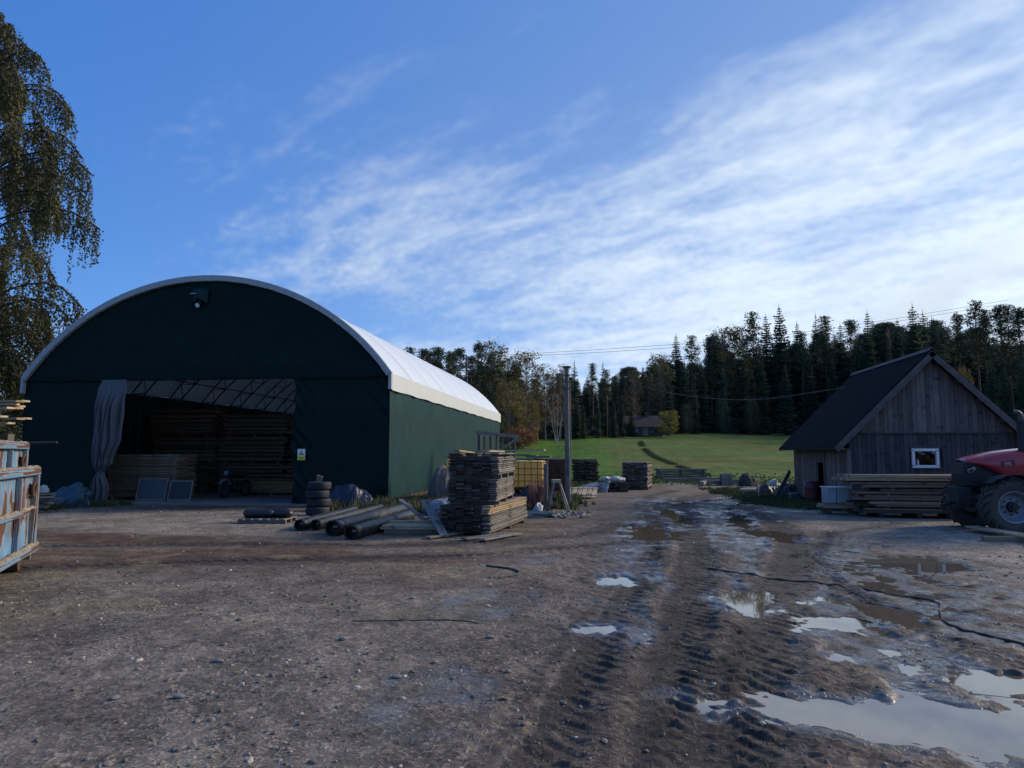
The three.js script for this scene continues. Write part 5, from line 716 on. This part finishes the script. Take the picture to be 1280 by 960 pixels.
  const rd = thing('red_drum', 'dark red drum standing in the shed doorway', 'drum', [6.78, 0, -25.12]); part('drum_body', new THREE.LatheGeometry([[0, 0], [0.26, 0], [0.265, 0.2], [0.28, 0.22], [0.265, 0.24], [0.265, 0.5], [0.28, 0.52], [0.265, 0.54], [0.26, 0.74], [0, 0.74]].map((p) => new THREE.Vector2(...p)), 32), M.redDrum, rd);
  const tubm = mat([0.50, 0.53, 0.57], 0.5, { map: grimeTex }); const tub = (x, lab, f) => { const b = thing('plastic_tub', lab, 'tub', [x, 0.305, -21.05], 0.1); const q = 0.5 * f; part('tub_body', merge([bx(0.03, 0.42, 0.4, [-q / 2, 0.21, 0]), bx(0.03, 0.42, 0.4, [q / 2, 0.21, 0], [0, 0, -0.12 * f]), bx(q, 0.42, 0.03, [0, 0.21, -0.2]), bx(q * 0.9, 0.40, 0.02, [0, 0.21, 0.19]), bx(q, 0.03, 0.4, [0, 0.015, 0])]), tubm, b); part('tub_rim', merge([bx(q + 0.08, 0.03, 0.05, [0, 0.43, 0.21]), bx(q + 0.08, 0.03, 0.05, [0, 0.43, -0.21])]), M.white, b); }; tub(6.10, 'narrow white tub at the shed corner, left one', 0.42); tub(6.42, 'wide white tub at the shed corner, right one', 0.66);
  solo('bent_rail', tube([[6.75, 0.30, -21.0], [7.0, 0.48, -20.95], [7.2, 0.40, -20.95], [7.5, 0.32, -20.9]], 0.03, 24, 6), M.galv, 'thin grey bent rail between the white tubs and the plank pile', 'rail');
  // hose, straps, sticks and leaves on the ground
  const lay = (pts, k) => pts.map(([x, z]) => [x, ground(x, z) + k, z]); const dense = (pts) => { const c = new THREE.CatmullRomCurve3(pts.map(([x, z]) => V(x, 0, z))), o = []; for (let i = 0; i <= 60; i++) { const p = c.getPoint(i / 60); o.push([p.x, p.z]); } return o; };
  solo('hose', tube(lay(dense([[1.45, -10.9], [2.13, -10.19], [2.83, -9.8], [3.33, -9.33], [3.66, -8.85], [3.45, -8.24], [3.30, -7.68], [3.46, -7.24], [3.7, -6.6], [4.3, -6.2]]), 0.006), 0.013, 200, 8), M.muddyRubber, 'black hose snaking over the wet mud on the right', 'hose');
  const gc = lay(dense([[-1.75, -10.6], [-1.35, -10.35], [-1.2, -10.0], [-1.42, -9.65]]), 0.01); solo('strap', tube(gc, 0.016, 60, 5), mat([0.02, 0.05, 0.04], 0.7), 'dark green strap curled on the mud before the big stack', 'strap'); solo('rod', tube(lay(dense([[-2.5, -7.0], [-2.1, -7.1], [-1.6, -7.2], [-1.25, -7.15]]), 0.003), 0.007, 60, 5), M.bark, 'thin dark rod lying flat on the mud left of the middle', 'rod'); solo('stick', rod([0, 0, 0], [0.02, 0.13, -0.05], 0.007, 6, 0.004), M.greyWood[2], 'short pale stick standing at the end of the dark rod', 'stick', [-1.22, ground(-1.22, -7.15), -7.15]);
  { const sh = new THREE.Shape(); sh.moveTo(0, -0.03); sh.quadraticCurveTo(0.03, -0.01, 0.0, 0.04); sh.quadraticCurveTo(-0.03, -0.01, 0, -0.03); const lg = new THREE.ShapeGeometry(sh, 6).rotateX(-Math.PI / 2), p = lg.attributes.position; for (let i = 0; i < p.count; i++) p.setY(i, 0.35 * Math.abs(p.getX(i)) + 0.012); lg.computeVertexNormals();
    [[-1.83, -5.22], [-3.9, -6.6], [-2.75, -5.25], [-0.7, -5.0], [0.2, -8.2], [-4.6, -8.0]].forEach(([x, z], i, all) => solo('fallen_leaf', lg, L.yellow, `yellow fallen leaf on the dirt yard, ${ORD[rank(all, i)]} of six from the left`, 'leaf', [x, ground(x, z), z], i * 2.3, 'yellow leaves on the yard')); }
}

// ------------------------------------------------------------------ trees
function tris(pos) { const g = new THREE.BufferGeometry(); g.setAttribute('position', new THREE.Float32BufferAttribute(pos, 3)); g.computeVertexNormals(); return g; }
function spruce(seed, H, R, gapy = 0.1, low = 0.04) {   // tiers of drooping fronds
  const r = rnd(seed), pos = [], limbs = []; const n = Math.round(H * 2.3);
  for (let i = 0; i < n; i++) {
    const f = low + (1 - low) * Math.pow(i / n, 0.92), y0 = f * H, rr = R * Math.pow(1 - f, 0.66) * (0.62 + 0.62 * r()) + 0.14, nb = f > 0.9 ? 5 : 8 + Math.floor(r() * 3), ph = r() * 6.3;
    for (let b = 0; b < nb; b++) {
      if (r() < gapy) continue; const a = ph + b / nb * 6.283 + (r() - 0.5) * 0.5, len = rr * (0.7 + 0.45 * r()), cx = Math.cos(a), cz = Math.sin(a), droop = len * (0.20 + 0.22 * r()) * (1.15 - f), tip = 0.12 * len;
      const at = (k) => [cx * len * k, y0 - droop * Math.sin(k * 2.1) + tip * k * k, cz * len * k], seg = len > 1.6 ? 5 : 3, ww = 0.36 * len * (0.8 + 0.4 * r()) + 0.16;
      for (let s = 0; s < seg; s++) {
        const p = at((s + 0.1) / seg), q = at((s + 1) / seg), w = ww * (1 - 0.6 * s / seg) * (0.6 + 0.7 * r());
        for (const sd of [-1, 1]) { const ox = -cz * sd * w, oz = cx * sd * w, dn = (0.15 + 0.35 * r()) * w + 0.06, bk = 0.25 * len / seg; pos.push(p[0], p[1] + 0.04, p[2], q[0], q[1], q[2], q[0] + ox * 0.9 - cx * bk * (r() - 0.2), q[1] - dn, q[2] + oz * 0.9 - cz * bk * (r() - 0.2)); pos.push(p[0], p[1] + 0.04, p[2], q[0] * 0.5 + p[0] * 0.5, q[1] * 0.5 + p[1] * 0.5, q[2] * 0.5 + p[2] * 0.5, p[0] + ox * 0.8 + cx * 0.1 * len, p[1] - dn * (0.8 + r()), p[2] + oz * 0.8 + cz * 0.1 * len); }
        if (r() < 0.6) pos.push(p[0], p[1], p[2], q[0], q[1], q[2], (p[0] + q[0]) / 2 + (r() - 0.5) * 0.1, (p[1] + q[1]) / 2 - (0.25 + 0.4 * r()) * (0.4 + 0.15 * len), (p[2] + q[2]) / 2 + (r() - 0.5) * 0.1);
      }
    }
  }
  for (let k = 0; k < 3; k++) { const a = k * 1.05; pos.push(-0.07 * Math.cos(a), H * 0.97, -0.07 * Math.sin(a), 0.07 * Math.cos(a), H * 0.97, 0.07 * Math.sin(a), 0, H * 1.03, 0); }
  limbs.push(rod([0, -0.5, 0], [0, H * 0.98, 0], 0.006 * H + 0.08, 8, 0.02));
  return [tris(pos), merge(limbs)];
}
function puff(pos, r, x, y, z, rx, ry, n, s) { for (let i = 0; i < n; i++) { const a = r() * 6.283, t = Math.acos(2 * r() - 1), k = 0.55 + 0.45 * r(), px = x + Math.sin(t) * Math.cos(a) * rx * k, py = y + Math.cos(t) * ry * k, pz = z + Math.sin(t) * Math.sin(a) * rx * k, u = [r() - 0.5, r() - 0.5, r() - 0.5], v = [r() - 0.5, r() - 0.5, r() - 0.5], S = s * (0.6 + 0.9 * r()) * 2; pos.push(px - u[0] * S, py - u[1] * S * 0.7, pz - u[2] * S, px + u[0] * S * 0.6 + v[0] * S * 0.6, py + u[1] * S * 0.4 + v[1] * S * 0.4, pz + u[2] * S * 0.6 + v[2] * S * 0.6, px + v[0] * S, py + v[1] * S * 0.7, pz + v[2] * S); } }
function pine(seed, H, R, from = 0.5, fill = 1) {
  const r = rnd(seed), pos = [], limbs = [rod([0, -0.5, 0], [0.15 * (r() - 0.5) * 4, H * 0.6, 0.1], 0.20, 8, 0.13), rod([0.15 * (r() - 0.5) * 2, H * 0.55, 0.1], [0, H * 0.97, 0], 0.135, 7, 0.03)];
  const n = Math.round(H * 3.4 * fill);
  for (let i = 0; i < n; i++) { const f = from + (1 - from) * Math.pow(r(), 0.85), e = (f - from) / (1 - from), rad = (R * Math.min(1, e * 3 + 0.45) * Math.pow(1 - e, 0.62) * (0.75 + 0.5 * hash(Math.floor(e * 9), seed)) + 0.25) * Math.sqrt(r()), a = r() * 6.283, y = f * H, x = Math.cos(a) * rad, z = Math.sin(a) * rad; puff(pos, r, x, y, z, 0.5 + 0.55 * r(), 0.32 + 0.3 * r(), 34, 0.30); limbs.push(rod([0, y - 0.35 - rad * 0.15, 0], [x, y - 0.1, z], 0.035, 4, 0.015)); }
  for (let i = 0; i < 7; i++) { const y = H * (0.2 + (from - 0.15) * r()), a = r() * 6.28, l = 0.6 + r(); limbs.push(rod([0, y, 0], [Math.cos(a) * l, y - 0.1, Math.sin(a) * l], 0.025, 4, 0.008)); }
  puff(pos, r, 0, H * 0.975, 0, 0.3, 0.7, 45, 0.2); puff(pos, r, 0, H * 0.91, 0, 0.6, 1.0, 70, 0.26);
  return [tris(pos), merge(limbs)];
}
function broad(seed, H, R, o = {}) {
  const { stems = 1, from = 0.22, n = 90, leaf = 0.30, per = 30, lean = 0.5, air = 0.0, cl = 0.55 } = o, r = rnd(seed), pos = [], limbs = [];
  for (let s = 0; s < stems; s++) { const a = s / stems * 6.28 + r(), l = stems > 1 ? lean * (0.6 + 0.6 * r()) : 0.15, b = stems > 1 ? 0.25 : 0, p = []; for (let k = 0; k <= 6; k++) { const f = k / 6; p.push([Math.cos(a) * (b + l * f * H * 0.16) + (r() - 0.5) * 0.15, f * H * 0.93 - 0.4 * (k === 0), Math.sin(a) * (b + l * f * H * 0.16) + (r() - 0.5) * 0.15]); } for (let k = 0; k < 6; k++) limbs.push(rod(p[k], p[k + 1], 0.014 * H / Math.sqrt(stems) * (1 - k / 6.6), 7, 0.014 * H / Math.sqrt(stems) * (1 - (k + 1) / 6.6)));
    const m = Math.round(n / stems);
    for (let i = 0; i < m; i++) { const f = from + (1 - from) * r(), e = (f - from) / (1 - from), rad = R * (0.35 + 0.75 * Math.sin(Math.pow(e, 0.8) * Math.PI * 0.94)) * (0.25 + 0.75 * Math.sqrt(r())), an = r() * 6.283, k = Math.min(5.99, f * 6), q = p[Math.floor(k)], x = q[0] + Math.cos(an) * rad, y = f * H + (r() - 0.5) * 0.6, z = q[2] + Math.sin(an) * rad; if (r() >= air) puff(pos, r, x, y, z, cl * (0.7 + 0.8 * r()), cl * (0.6 + 0.6 * r()), per, leaf); limbs.push(rod([q[0], Math.max(0.3, y - 0.5 - rad * 0.45), q[2]], [x, y, z], 0.035, 4, 0.01)); } }
  return [tris(pos), merge(limbs)];
}
const PROTO = {
  spruceA: [spruce(1, 20, 3.0, 0.10), L.spruceDark, M.bark, 20], spruceB: [spruce(2, 20, 2.4, 0.16), L.spruce, M.bark, 20], spruceC: [spruce(3, 20, 3.4, 0.22, 0.10), L.spruceGreen, M.bark, 20], spruceD: [spruce(12, 20, 2.2, 0.40, 0.16), L.spruce, M.bark, 20],
  pineA: [pine(4, 20, 2.3, 0.50), L.pine, M.pineBark, 20], pineB: [pine(5, 20, 2.7, 0.36, 1.25), L.pineDark, M.pineBark, 20], pineC: [pine(6, 20, 1.8, 0.60, 0.8), L.pine, M.pineBark, 20],
  olive: [broad(7, 15, 3.3, { n: 170, from: 0.14, cl: 0.85 }), L.olive, M.greyBark, 15], brown: [broad(8, 15, 2.7, { n: 130, from: 0.2, per: 22, cl: 0.75, leaf: 0.26 }), L.brown, M.greyBark, 15], ochre: [broad(9, 10, 2.7, { n: 130, from: 0.06, cl: 0.7, leaf: 0.26 }), L.ochre, M.greyBark, 10],
  birch: [broad(10, 15, 2.2, { stems: 4, n: 90, from: 0.34, air: 0.25, per: 16, lean: 1.0, leaf: 0.2 }), L.brown, M.birchBark, 15], bare: [broad(11, 15, 1.3, { n: 60, from: 0.25, air: 0.93, per: 6 }), L.brown, M.greyBark, 15],
  orange: [broad(13, 4, 2.3, { stems: 3, n: 70, from: 0.1, lean: 1.6, cl: 0.5 }), L.orange, M.greyBark, 4], yellow: [broad(14, 5, 1.9, { stems: 2, n: 60, from: 0.12, lean: 1.2, cl: 0.5 }), L.yellow, M.greyBark, 5], green: [broad(15, 10, 3.0, { n: 150, from: 0.06, cl: 0.8 }), L.green, M.greyBark, 10],
};
const KIND = { spruce: 'spruce', pine: 'pine', olive: 'broadleaf', brown: 'broadleaf', ochre: 'broadleaf', birch: 'birch', bare: 'bare', orange: 'shrub', yellow: 'shrub', green: 'broadleaf' };
function spot(px, depth) { const R = [Math.cos(YAW), -Math.sin(YAW)], F = [-Math.sin(YAW), -Math.cos(YAW)], q = (px - 640) / 900 * depth * 0.9955; return [R[0] * q + F[0] * depth, R[1] * q + F[1] * depth]; }
const firstOf = new Map();
function tree(kind, px, depth, topY, label, group, wide = 1) {
  const [geo, leaf, bark, H0] = PROTO[kind], [x, z] = spot(px, depth), gy = hill(x, z), H = EYE + (567 - topY) / 900 * depth - gy, base = KIND[kind.replace(/[A-D]$/, '')], name = base === 'shrub' ? 'shrub' : base + '_tree', turn = px * 1.7, s = H / H0;
  let t = firstOf.get(kind);
  if (!t) { t = thing(name, label, base === 'shrub' ? 'shrub' : 'tree', [x, gy, z], turn, group); part('crown', geo[0], leaf, t); part('trunk', geo[1], bark, t); firstOf.set(kind, t); } else { t = copyOf(t, name, [x, gy, z], turn, label); if (group) t.userData.group = group; else delete t.userData.group; }
  t.scale.set(s * wide, s, s * wide); return t;
}
{
  // the skyline, left to right
  const A = 'trees of the wood behind the white hall roof', B = 'trees of the wood at the top of the field', C = 'tall trees of the wood behind the shed';
  const sow = (list, lab, group, wide) => list.forEach((e, i) => { const [k, px, d, y, n] = e, same = list.filter((q) => q[4] === n), o = ORD[same.filter((q) => q[1] < px || (q[1] === px && q[2] < d)).length]; tree(k, px, d, y, lab(n, o), group, wide); });
  const la = (k, o) => `dark ${k} behind the white hall roof, ${o} ${k} from the left there`, lb = (k, o) => `dark ${k} along the top of the field, ${o} ${k} from the left there`, lc = (k, o) => `tall dark ${k} in the wood behind the shed roof, ${o} ${k} from the left there`;
  sow([['pineB', 470, 88, 436, 'pine'], ['pineB', 492, 85, 438, 'pine'], ['pineA', 512, 87, 434, 'pine'], ['pineB', 528, 84, 437, 'pine'], ['pineB', 546, 88, 435, 'pine'], ['pineA', 560, 84, 439, 'pine'], ['pineB', 574, 90, 436, 'pine'], ['pineB', 588, 86, 446, 'pine'], ['pineA', 500, 95, 441, 'pine'], ['pineB', 536, 97, 440, 'pine'], ['pineA', 612, 92, 441, 'pine'], ['pineB', 566, 97, 441, 'pine'], ['pineB', 646, 100, 462, 'pine']], la, A, 1.25);
  tree('pineC', 598, 88, 428, 'slim pine with the highest top, beside the lamp post behind the hall roof'); tree('olive', 615, 90, 429, 'round olive brown tree right of the slim pine behind the hall'); tree('olive', 656, 92, 441, 'broad olive tree between the hall end and the pole', null, 1.05); tree('olive', 636, 94, 450, 'smaller olive tree left of the broad olive one', null, 0.9);
  tree('ochre', 637, 84, 478, 'yellowish leafy tree at the end of the white hall roof', null, 0.95); tree('ochre', 660, 86, 500, 'low ochre bushy tree just above the orange shrub', null, 0.9); tree('orange', 650, 82, 536, 'orange brown shrub at the corner of the hall and field', null, 1.25);
  tree('brown', 682, 96, 455, 'brown half bare tree left of the white birch stems', null, 1.0); tree('brown', 700, 98, 457, 'brown half bare tree right behind the pole top', null, 0.95); tree('birch', 696, 92, 490, 'clump of white birch stems left of the pole'); tree('bare', 672, 93, 487, 'thin leafless tree before the brown trees'); tree('brown', 667, 90, 505, 'low brown tree at the field edge by the ochre bush', null, 0.9);
  tree('spruceD', 719, 104, 451, 'narrow spruce just right of the pole top', null, 1.1);
  const listB = [['spruceA', 735, 112, 470, 'spruce'], ['pineA', 741, 106, 454, 'pine'], ['spruceD', 755, 108, 452, 'spruce'], ['pineA', 759, 104, 462, 'pine'], ['spruceB', 771, 110, 468, 'spruce'], ['spruceA', 782, 112, 481, 'spruce'], ['spruceB', 748, 100, 496, 'spruce'], ['spruceA', 768, 102, 500, 'spruce'], ['spruceB', 730, 98, 505, 'spruce'], ['spruceA', 804, 116, 474, 'spruce'], ['spruceA', 790, 106, 502, 'spruce'], ['spruceA', 722, 101, 498, 'spruce'], ['spruceA', 757, 114, 474, 'spruce'], ['spruceB', 778, 104, 492, 'spruce']];
  tree('brown', 793, 110, 462, 'yellow brown tree in the middle of the treeline', null, 0.8); tree('olive', 826, 118, 444, 'yellow green tree taller than its left neighbours, mid treeline', null, 0.9); tree('brown', 812, 116, 470, 'dull brown tree left of the yellow green one', null, 0.9);
  sow(listB.concat([['spruceA', 848, 124, 418, 'spruce'], ['pineA', 868, 122, 419, 'pine'], ['pineB', 891, 126, 422, 'pine'], ['spruceB', 858, 118, 450, 'spruce'], ['spruceA', 880, 120, 456, 'spruce'], ['pineA', 946, 130, 389, 'pine'], ['spruceA', 963, 132, 392, 'spruce'], ['spruceA', 1002, 134, 402, 'spruce'], ['pineC', 1007, 128, 415, 'pine'], ['spruceD', 1026, 134, 391, 'spruce'], ['pineA', 1039, 130, 394, 'pine'], ['spruceA', 1057, 132, 404, 'spruce'], ['pineB', 1070, 128, 400, 'pine'], ['spruceA', 930, 124, 430, 'spruce'], ['spruceB', 955, 122, 440, 'spruce'], ['spruceA', 1015, 124, 440, 'spruce'], ['spruceB', 1045, 122, 446, 'spruce'], ['spruceB', 906, 119, 455, 'spruce'], ['spruceA', 985, 118, 455, 'spruce'], ['spruceA', 838, 114, 470, 'spruce'], ['spruceB', 870, 114, 478, 'spruce']]), lb, B);
  tree('olive', 908, 128, 411, 'broad olive brown crown left of the tallest spruce', null, 1.0); tree('olive', 924, 132, 411, 'olive brown crown touching the tallest spruce', null, 0.8); tree('spruceA', 980, 136, 381, 'tallest broad spruce standing above the middle of the field', null, 1.05);
  sow([['spruceB', 1092, 118, 388, 'spruce'], ['spruceA', 1098, 122, 398, 'spruce'], ['spruceA', 1130, 116, 398, 'spruce'], ['spruceC', 1150, 112, 379, 'spruce'], ['spruceC', 1163, 114, 388, 'spruce'], ['spruceA', 1176, 110, 402, 'spruce'], ['pineB', 1186, 112, 432, 'pine'], ['pineC', 1206, 106, 391, 'pine'], ['pineA', 1230, 102, 375, 'pine'], ['pineA', 1242, 106, 386, 'pine'], ['pineB', 1260, 100, 382, 'pine'], ['pineA', 1271, 102, 380, 'pine'], ['pineB', 1285, 98, 385, 'pine'], ['spruceB', 1200, 98, 450, 'spruce'], ['spruceA', 1218, 96, 462, 'spruce'], ['spruceC', 1244, 94, 452, 'spruce'], ['spruceA', 1262, 92, 458, 'spruce'], ['spruceC', 1285, 92, 450, 'spruce'], ['spruceA', 1078, 118, 430, 'spruce'], ['spruceB', 1115, 112, 440, 'spruce'], ['pineA', 1310, 98, 378, 'pine'], ['spruceA', 1340, 100, 392, 'spruce'], ['pineB', 1370, 98, 384, 'pine'], ['spruceA', 1405, 96, 390, 'spruce'], ['pineA', 1440, 96, 380, 'pine'], ['spruceA', 1480, 94, 388, 'spruce']], lc, C, 0.95);
  tree('bare', 1119, 118, 401, 'thin bare tree against the sky left of the shed ridge', null, 0.7); tree('ochre', 1207, 88, 462, 'yellowing bush behind the right slope of the shed roof', null, 0.5);
  tree('yellow', 836, 104, 515, 'bright yellow shrub beside the far cottage on the field', null, 0.95);
  [[860, 112, 506], [905, 116, 500], [940, 118, 497], [1030, 118, 505], [1075, 114, 490]].forEach(([px, d, y], i) => tree('green', px, d, y, `low dark leafy tree at the foot of the wood, ${ORD[i]} of five above the field`, B, 0.7));
  // left: trees behind the containers
  tree('green', 8, 34, 440, 'leafy tree behind the board pile at the left edge'); tree('olive', -30, 36, 420, 'olive tree mostly beyond the left edge, under the birch'); tree('green', 26, 44, 462, 'smaller leafy tree just left of the hall edge', null, 0.8);
  // deep wood behind the first rows: one mass
  const r = rnd(17), mtx = new THREE.Matrix4(), q = new THREE.Quaternion(), groups = { spruceA: [], spruceB: [], pineB: [] };
  const line = [[440, 96, 446], [640, 102, 466], [720, 110, 474], [800, 120, 474], [850, 126, 440], [1060, 134, 424], [1100, 122, 414], [1500, 106, 412]];
  for (let i = 0; i < 900; i++) { const px = 440 + 1060 * r(); let k = 0; while (px > line[k + 1][0]) k++; const f = (px - line[k][0]) / (line[k + 1][0] - line[k][0]), d0 = mix(line[k][1], line[k + 1][1], f), d = d0 + r() * 34, y = mix(line[k][2], line[k + 1][2], f) + r() * r() * 46 + (fbm(px * 0.03, 5, 3) - 0.5) * 60, [x, z] = spot(px, d), gy = hill(x, z), H = Math.max(4, EYE + (567 - y) / 900 * d - gy), s = H / 20, kind = ['spruceA', 'spruceA', 'spruceB', 'pineB'][Math.floor(r() * 4)]; q.setFromEuler(new THREE.Euler(0, r() * 6.3, 0)); groups[kind].push(new THREE.Matrix4().compose(V(x, gy, z), q, V(s * 1.15, s, s * 1.15))); }
  for (const k of Object.keys(groups)) { const im = new THREE.InstancedMesh(PROTO[k][0][0], PROTO[k][1], groups[k].length); groups[k].forEach((m, i) => im.setMatrixAt(i, m)); im.name = numbered('distant_wood'); im.userData = { kind: 'stuff' }; shadow(im); scene.add(im); const it = new THREE.InstancedMesh(PROTO[k][0][1], PROTO[k][2], groups[k].length); groups[k].forEach((m, i) => it.setMatrixAt(i, m)); it.name = numbered('distant_wood'); it.userData = { kind: 'stuff' }; shadow(it); scene.add(it); }
  // undergrowth along the wood's foot
  const bush = broad(44, 3, 1.6, { stems: 3, n: 36, from: 0.05, lean: 1.4, per: 26, cl: 0.5, leaf: 0.28 })[0], bi = new THREE.InstancedMesh(bush, L.spruceDark, 90); for (let i = 0; i < 90; i++) { const px = 640 + 640 * i / 90 + 4 * r(); let k = 0; while (px > line[k + 1][0]) k++; const f = (px - line[k][0]) / (line[k + 1][0] - line[k][0]), d = mix(line[k][1], line[k + 1][1], f) - 3 - r() * 5, [x, z] = spot(px, d), s = 0.35 + r() * 0.6; q.setFromEuler(new THREE.Euler(0, r() * 6.3, 0)); bi.setMatrixAt(i, mtx.compose(V(x, hill(x, z) - 0.2, z), q, V(s * 1.3, s, s * 1.3))); } bi.name = 'undergrowth'; bi.userData = { kind: 'stuff' }; shadow(bi); scene.add(bi);
  // far cottage by the wood
  const [cx, cz] = spot(804, 108), gy = hill(cx, cz), ct = thing('cottage', 'small dark old cottage with a low roof at the edge of the wood', 'house', [cx, gy - 0.1, cz], 0.15);
  part('wall', bx(5.2, 1.5, 3.6, [0, 0.75, 0]), M.darkWood[2], ct); { const sh = new THREE.Shape(); sh.moveTo(-2.15, 1.35); sh.lineTo(0, 3.1); sh.lineTo(2.15, 1.35); const g = new THREE.ExtrudeGeometry(sh, { depth: 5.7, bevelEnabled: false }).translate(0, 0, -2.85).rotateY(Math.PI / 2); part('roof', g, M.darkWood[1], ct); } part('chimney', bx(0.5, 1.0, 0.5, [0.6, 3.1, 0]), M.redWood[0], ct); for (const x of [-1.4, 1.3]) part('window', bx(0.7, 0.7, 0.05, [x, 0.85, 1.82]), M.darkGlass, ct); part('door', bx(0.8, 1.3, 0.05, [0, 0.68, 1.82]), M.greyWood[0], ct);
}
// ------------------------------------------------------------------ the weeping birch at the left edge
{
  const r = rnd(23), t = thing('birch_tree', 'tall weeping birch with yellowing leaves, hanging in from the left edge', 'tree', [-23.9, 0, -24.0]), H = 19, pos = [], limbs = [], twigs = [];
  const trunk = []; for (let k = 0; k <= 10; k++) { const f = k / 10; trunk.push([0.5 * Math.sin(f * 3.1) * f, f * H - 0.3 * (k === 0), 0.4 * Math.sin(f * 2.2 + 1) * f]); } for (let k = 0; k < 10; k++) limbs.push(rod(trunk[k], trunk[k + 1], 0.27 * (1 - k / 10.5), 10, 0.27 * (1 - (k + 1) / 10.5)));
  const env = [[3.5, 1.8], [5.4, 3.0], [7, 3.7], [8.4, 4.1], [9.8, 4.1], [11.4, 4.2], [13, 3.9], [15, 3.6], [16.5, 2.4], [18, 1.2], [19, 0.4]]; const rad = (y) => { let i = 0; while (i + 2 < env.length && y > env[i + 1][0]) i++; return mix(env[i][1], env[i + 1][1], clamp((y - env[i][0]) / (env[i + 1][0] - env[i][0]), 0, 1)); };
  const leaf = (x, y, z) => { const a = r() * 6.28, s = 0.045 + 0.035 * r(), c = Math.cos(a) * s, d = Math.sin(a) * s, l = 0.07 + 0.05 * r(), e = (r() - 0.5) * 0.08; pos.push(x - c * 0.8, y, z - d * 0.8, x + c * 0.8, y - 0.02, z + d * 0.8, x + e, y - l, z + e); };
  for (let b = 0; b < 120; b++) {
    const f = 0.17 + 0.81 * Math.pow((b + r()) / 120, 0.9), a = r() * 6.283, q = trunk[Math.min(9, Math.floor(f * 10))], y0 = f * H - 0.6, reach = rad(Math.min(19, f * H)) * (0.45 + 0.60 * Math.sqrt(r())), up = 0.9 + 1.3 * r() * (1 - f * 0.5), P0 = V(q[0], y0, q[2]), cx = Math.cos(a), cz = Math.sin(a);
    const c = new THREE.CatmullRomCurve3([P0, V(q[0] + cx * reach * 0.4, y0 + up * 0.75, q[2] + cz * reach * 0.4), V(q[0] + cx * reach * 0.75, y0 + up * 0.85, q[2] + cz * reach * 0.75), V(q[0] + cx * reach, y0 + up * 0.25, q[2] + cz * reach)]);
    twigs.push(new THREE.TubeGeometry(c, 8, 0.030 + 0.018 * (1 - f), 5));
    const ns = Math.round(10 + reach * 5.2);
    for (let s = 0; s < ns; s++) {
      const k = 0.18 + 0.82 * Math.pow((s + r()) / ns, 0.75), p = c.getPoint(Math.min(1, k)), len = (0.7 + 1.9 * r() * r()) * (0.55 + 0.75 * k) * (f > 0.85 ? 0.6 : 1), sx = (r() - 0.5) * 0.9, sz = (r() - 0.5) * 0.9, n = Math.round(len / 0.040); let px = p.x + (r() - 0.5) * 0.3, pz = p.z + (r() - 0.5) * 0.3;
      const e = [p.x + (r() - 0.5) * 0.1 + sx * 0.6, p.y - len, p.z + sz * 0.6]; twigs.push(rod([p.x, p.y, p.z], [mix(p.x, e[0], 0.7), mix(p.y, e[1], 0.35), mix(p.z, e[2], 0.7)], 0.008, 3, 0.006), rod([mix(p.x, e[0], 0.7), mix(p.y, e[1], 0.35), mix(p.z, e[2], 0.7)], e, 0.006, 3, 0.003));
      for (let i = 0; i < n; i++) { const u = i / n, lx = mix(p.x, e[0], Math.min(1, u * 1.9)), lz = mix(p.z, e[2], Math.min(1, u * 1.9)), w = 0.05 + 0.22 * (1 - u * 0.5); leaf(lx + (r() - 0.5) * w, mix(p.y, e[1], u) + (r() - 0.5) * 0.1, lz + (r() - 0.5) * w); }
    }
  }
  part('crown', tris(pos), L.birch, t); part('trunk', merge(limbs), M.birchBark, t); part('branches', merge(twigs), M.bark, t);
  console.log('birch leaves', pos.length / 9);
}
renderer.render(scene, camera);
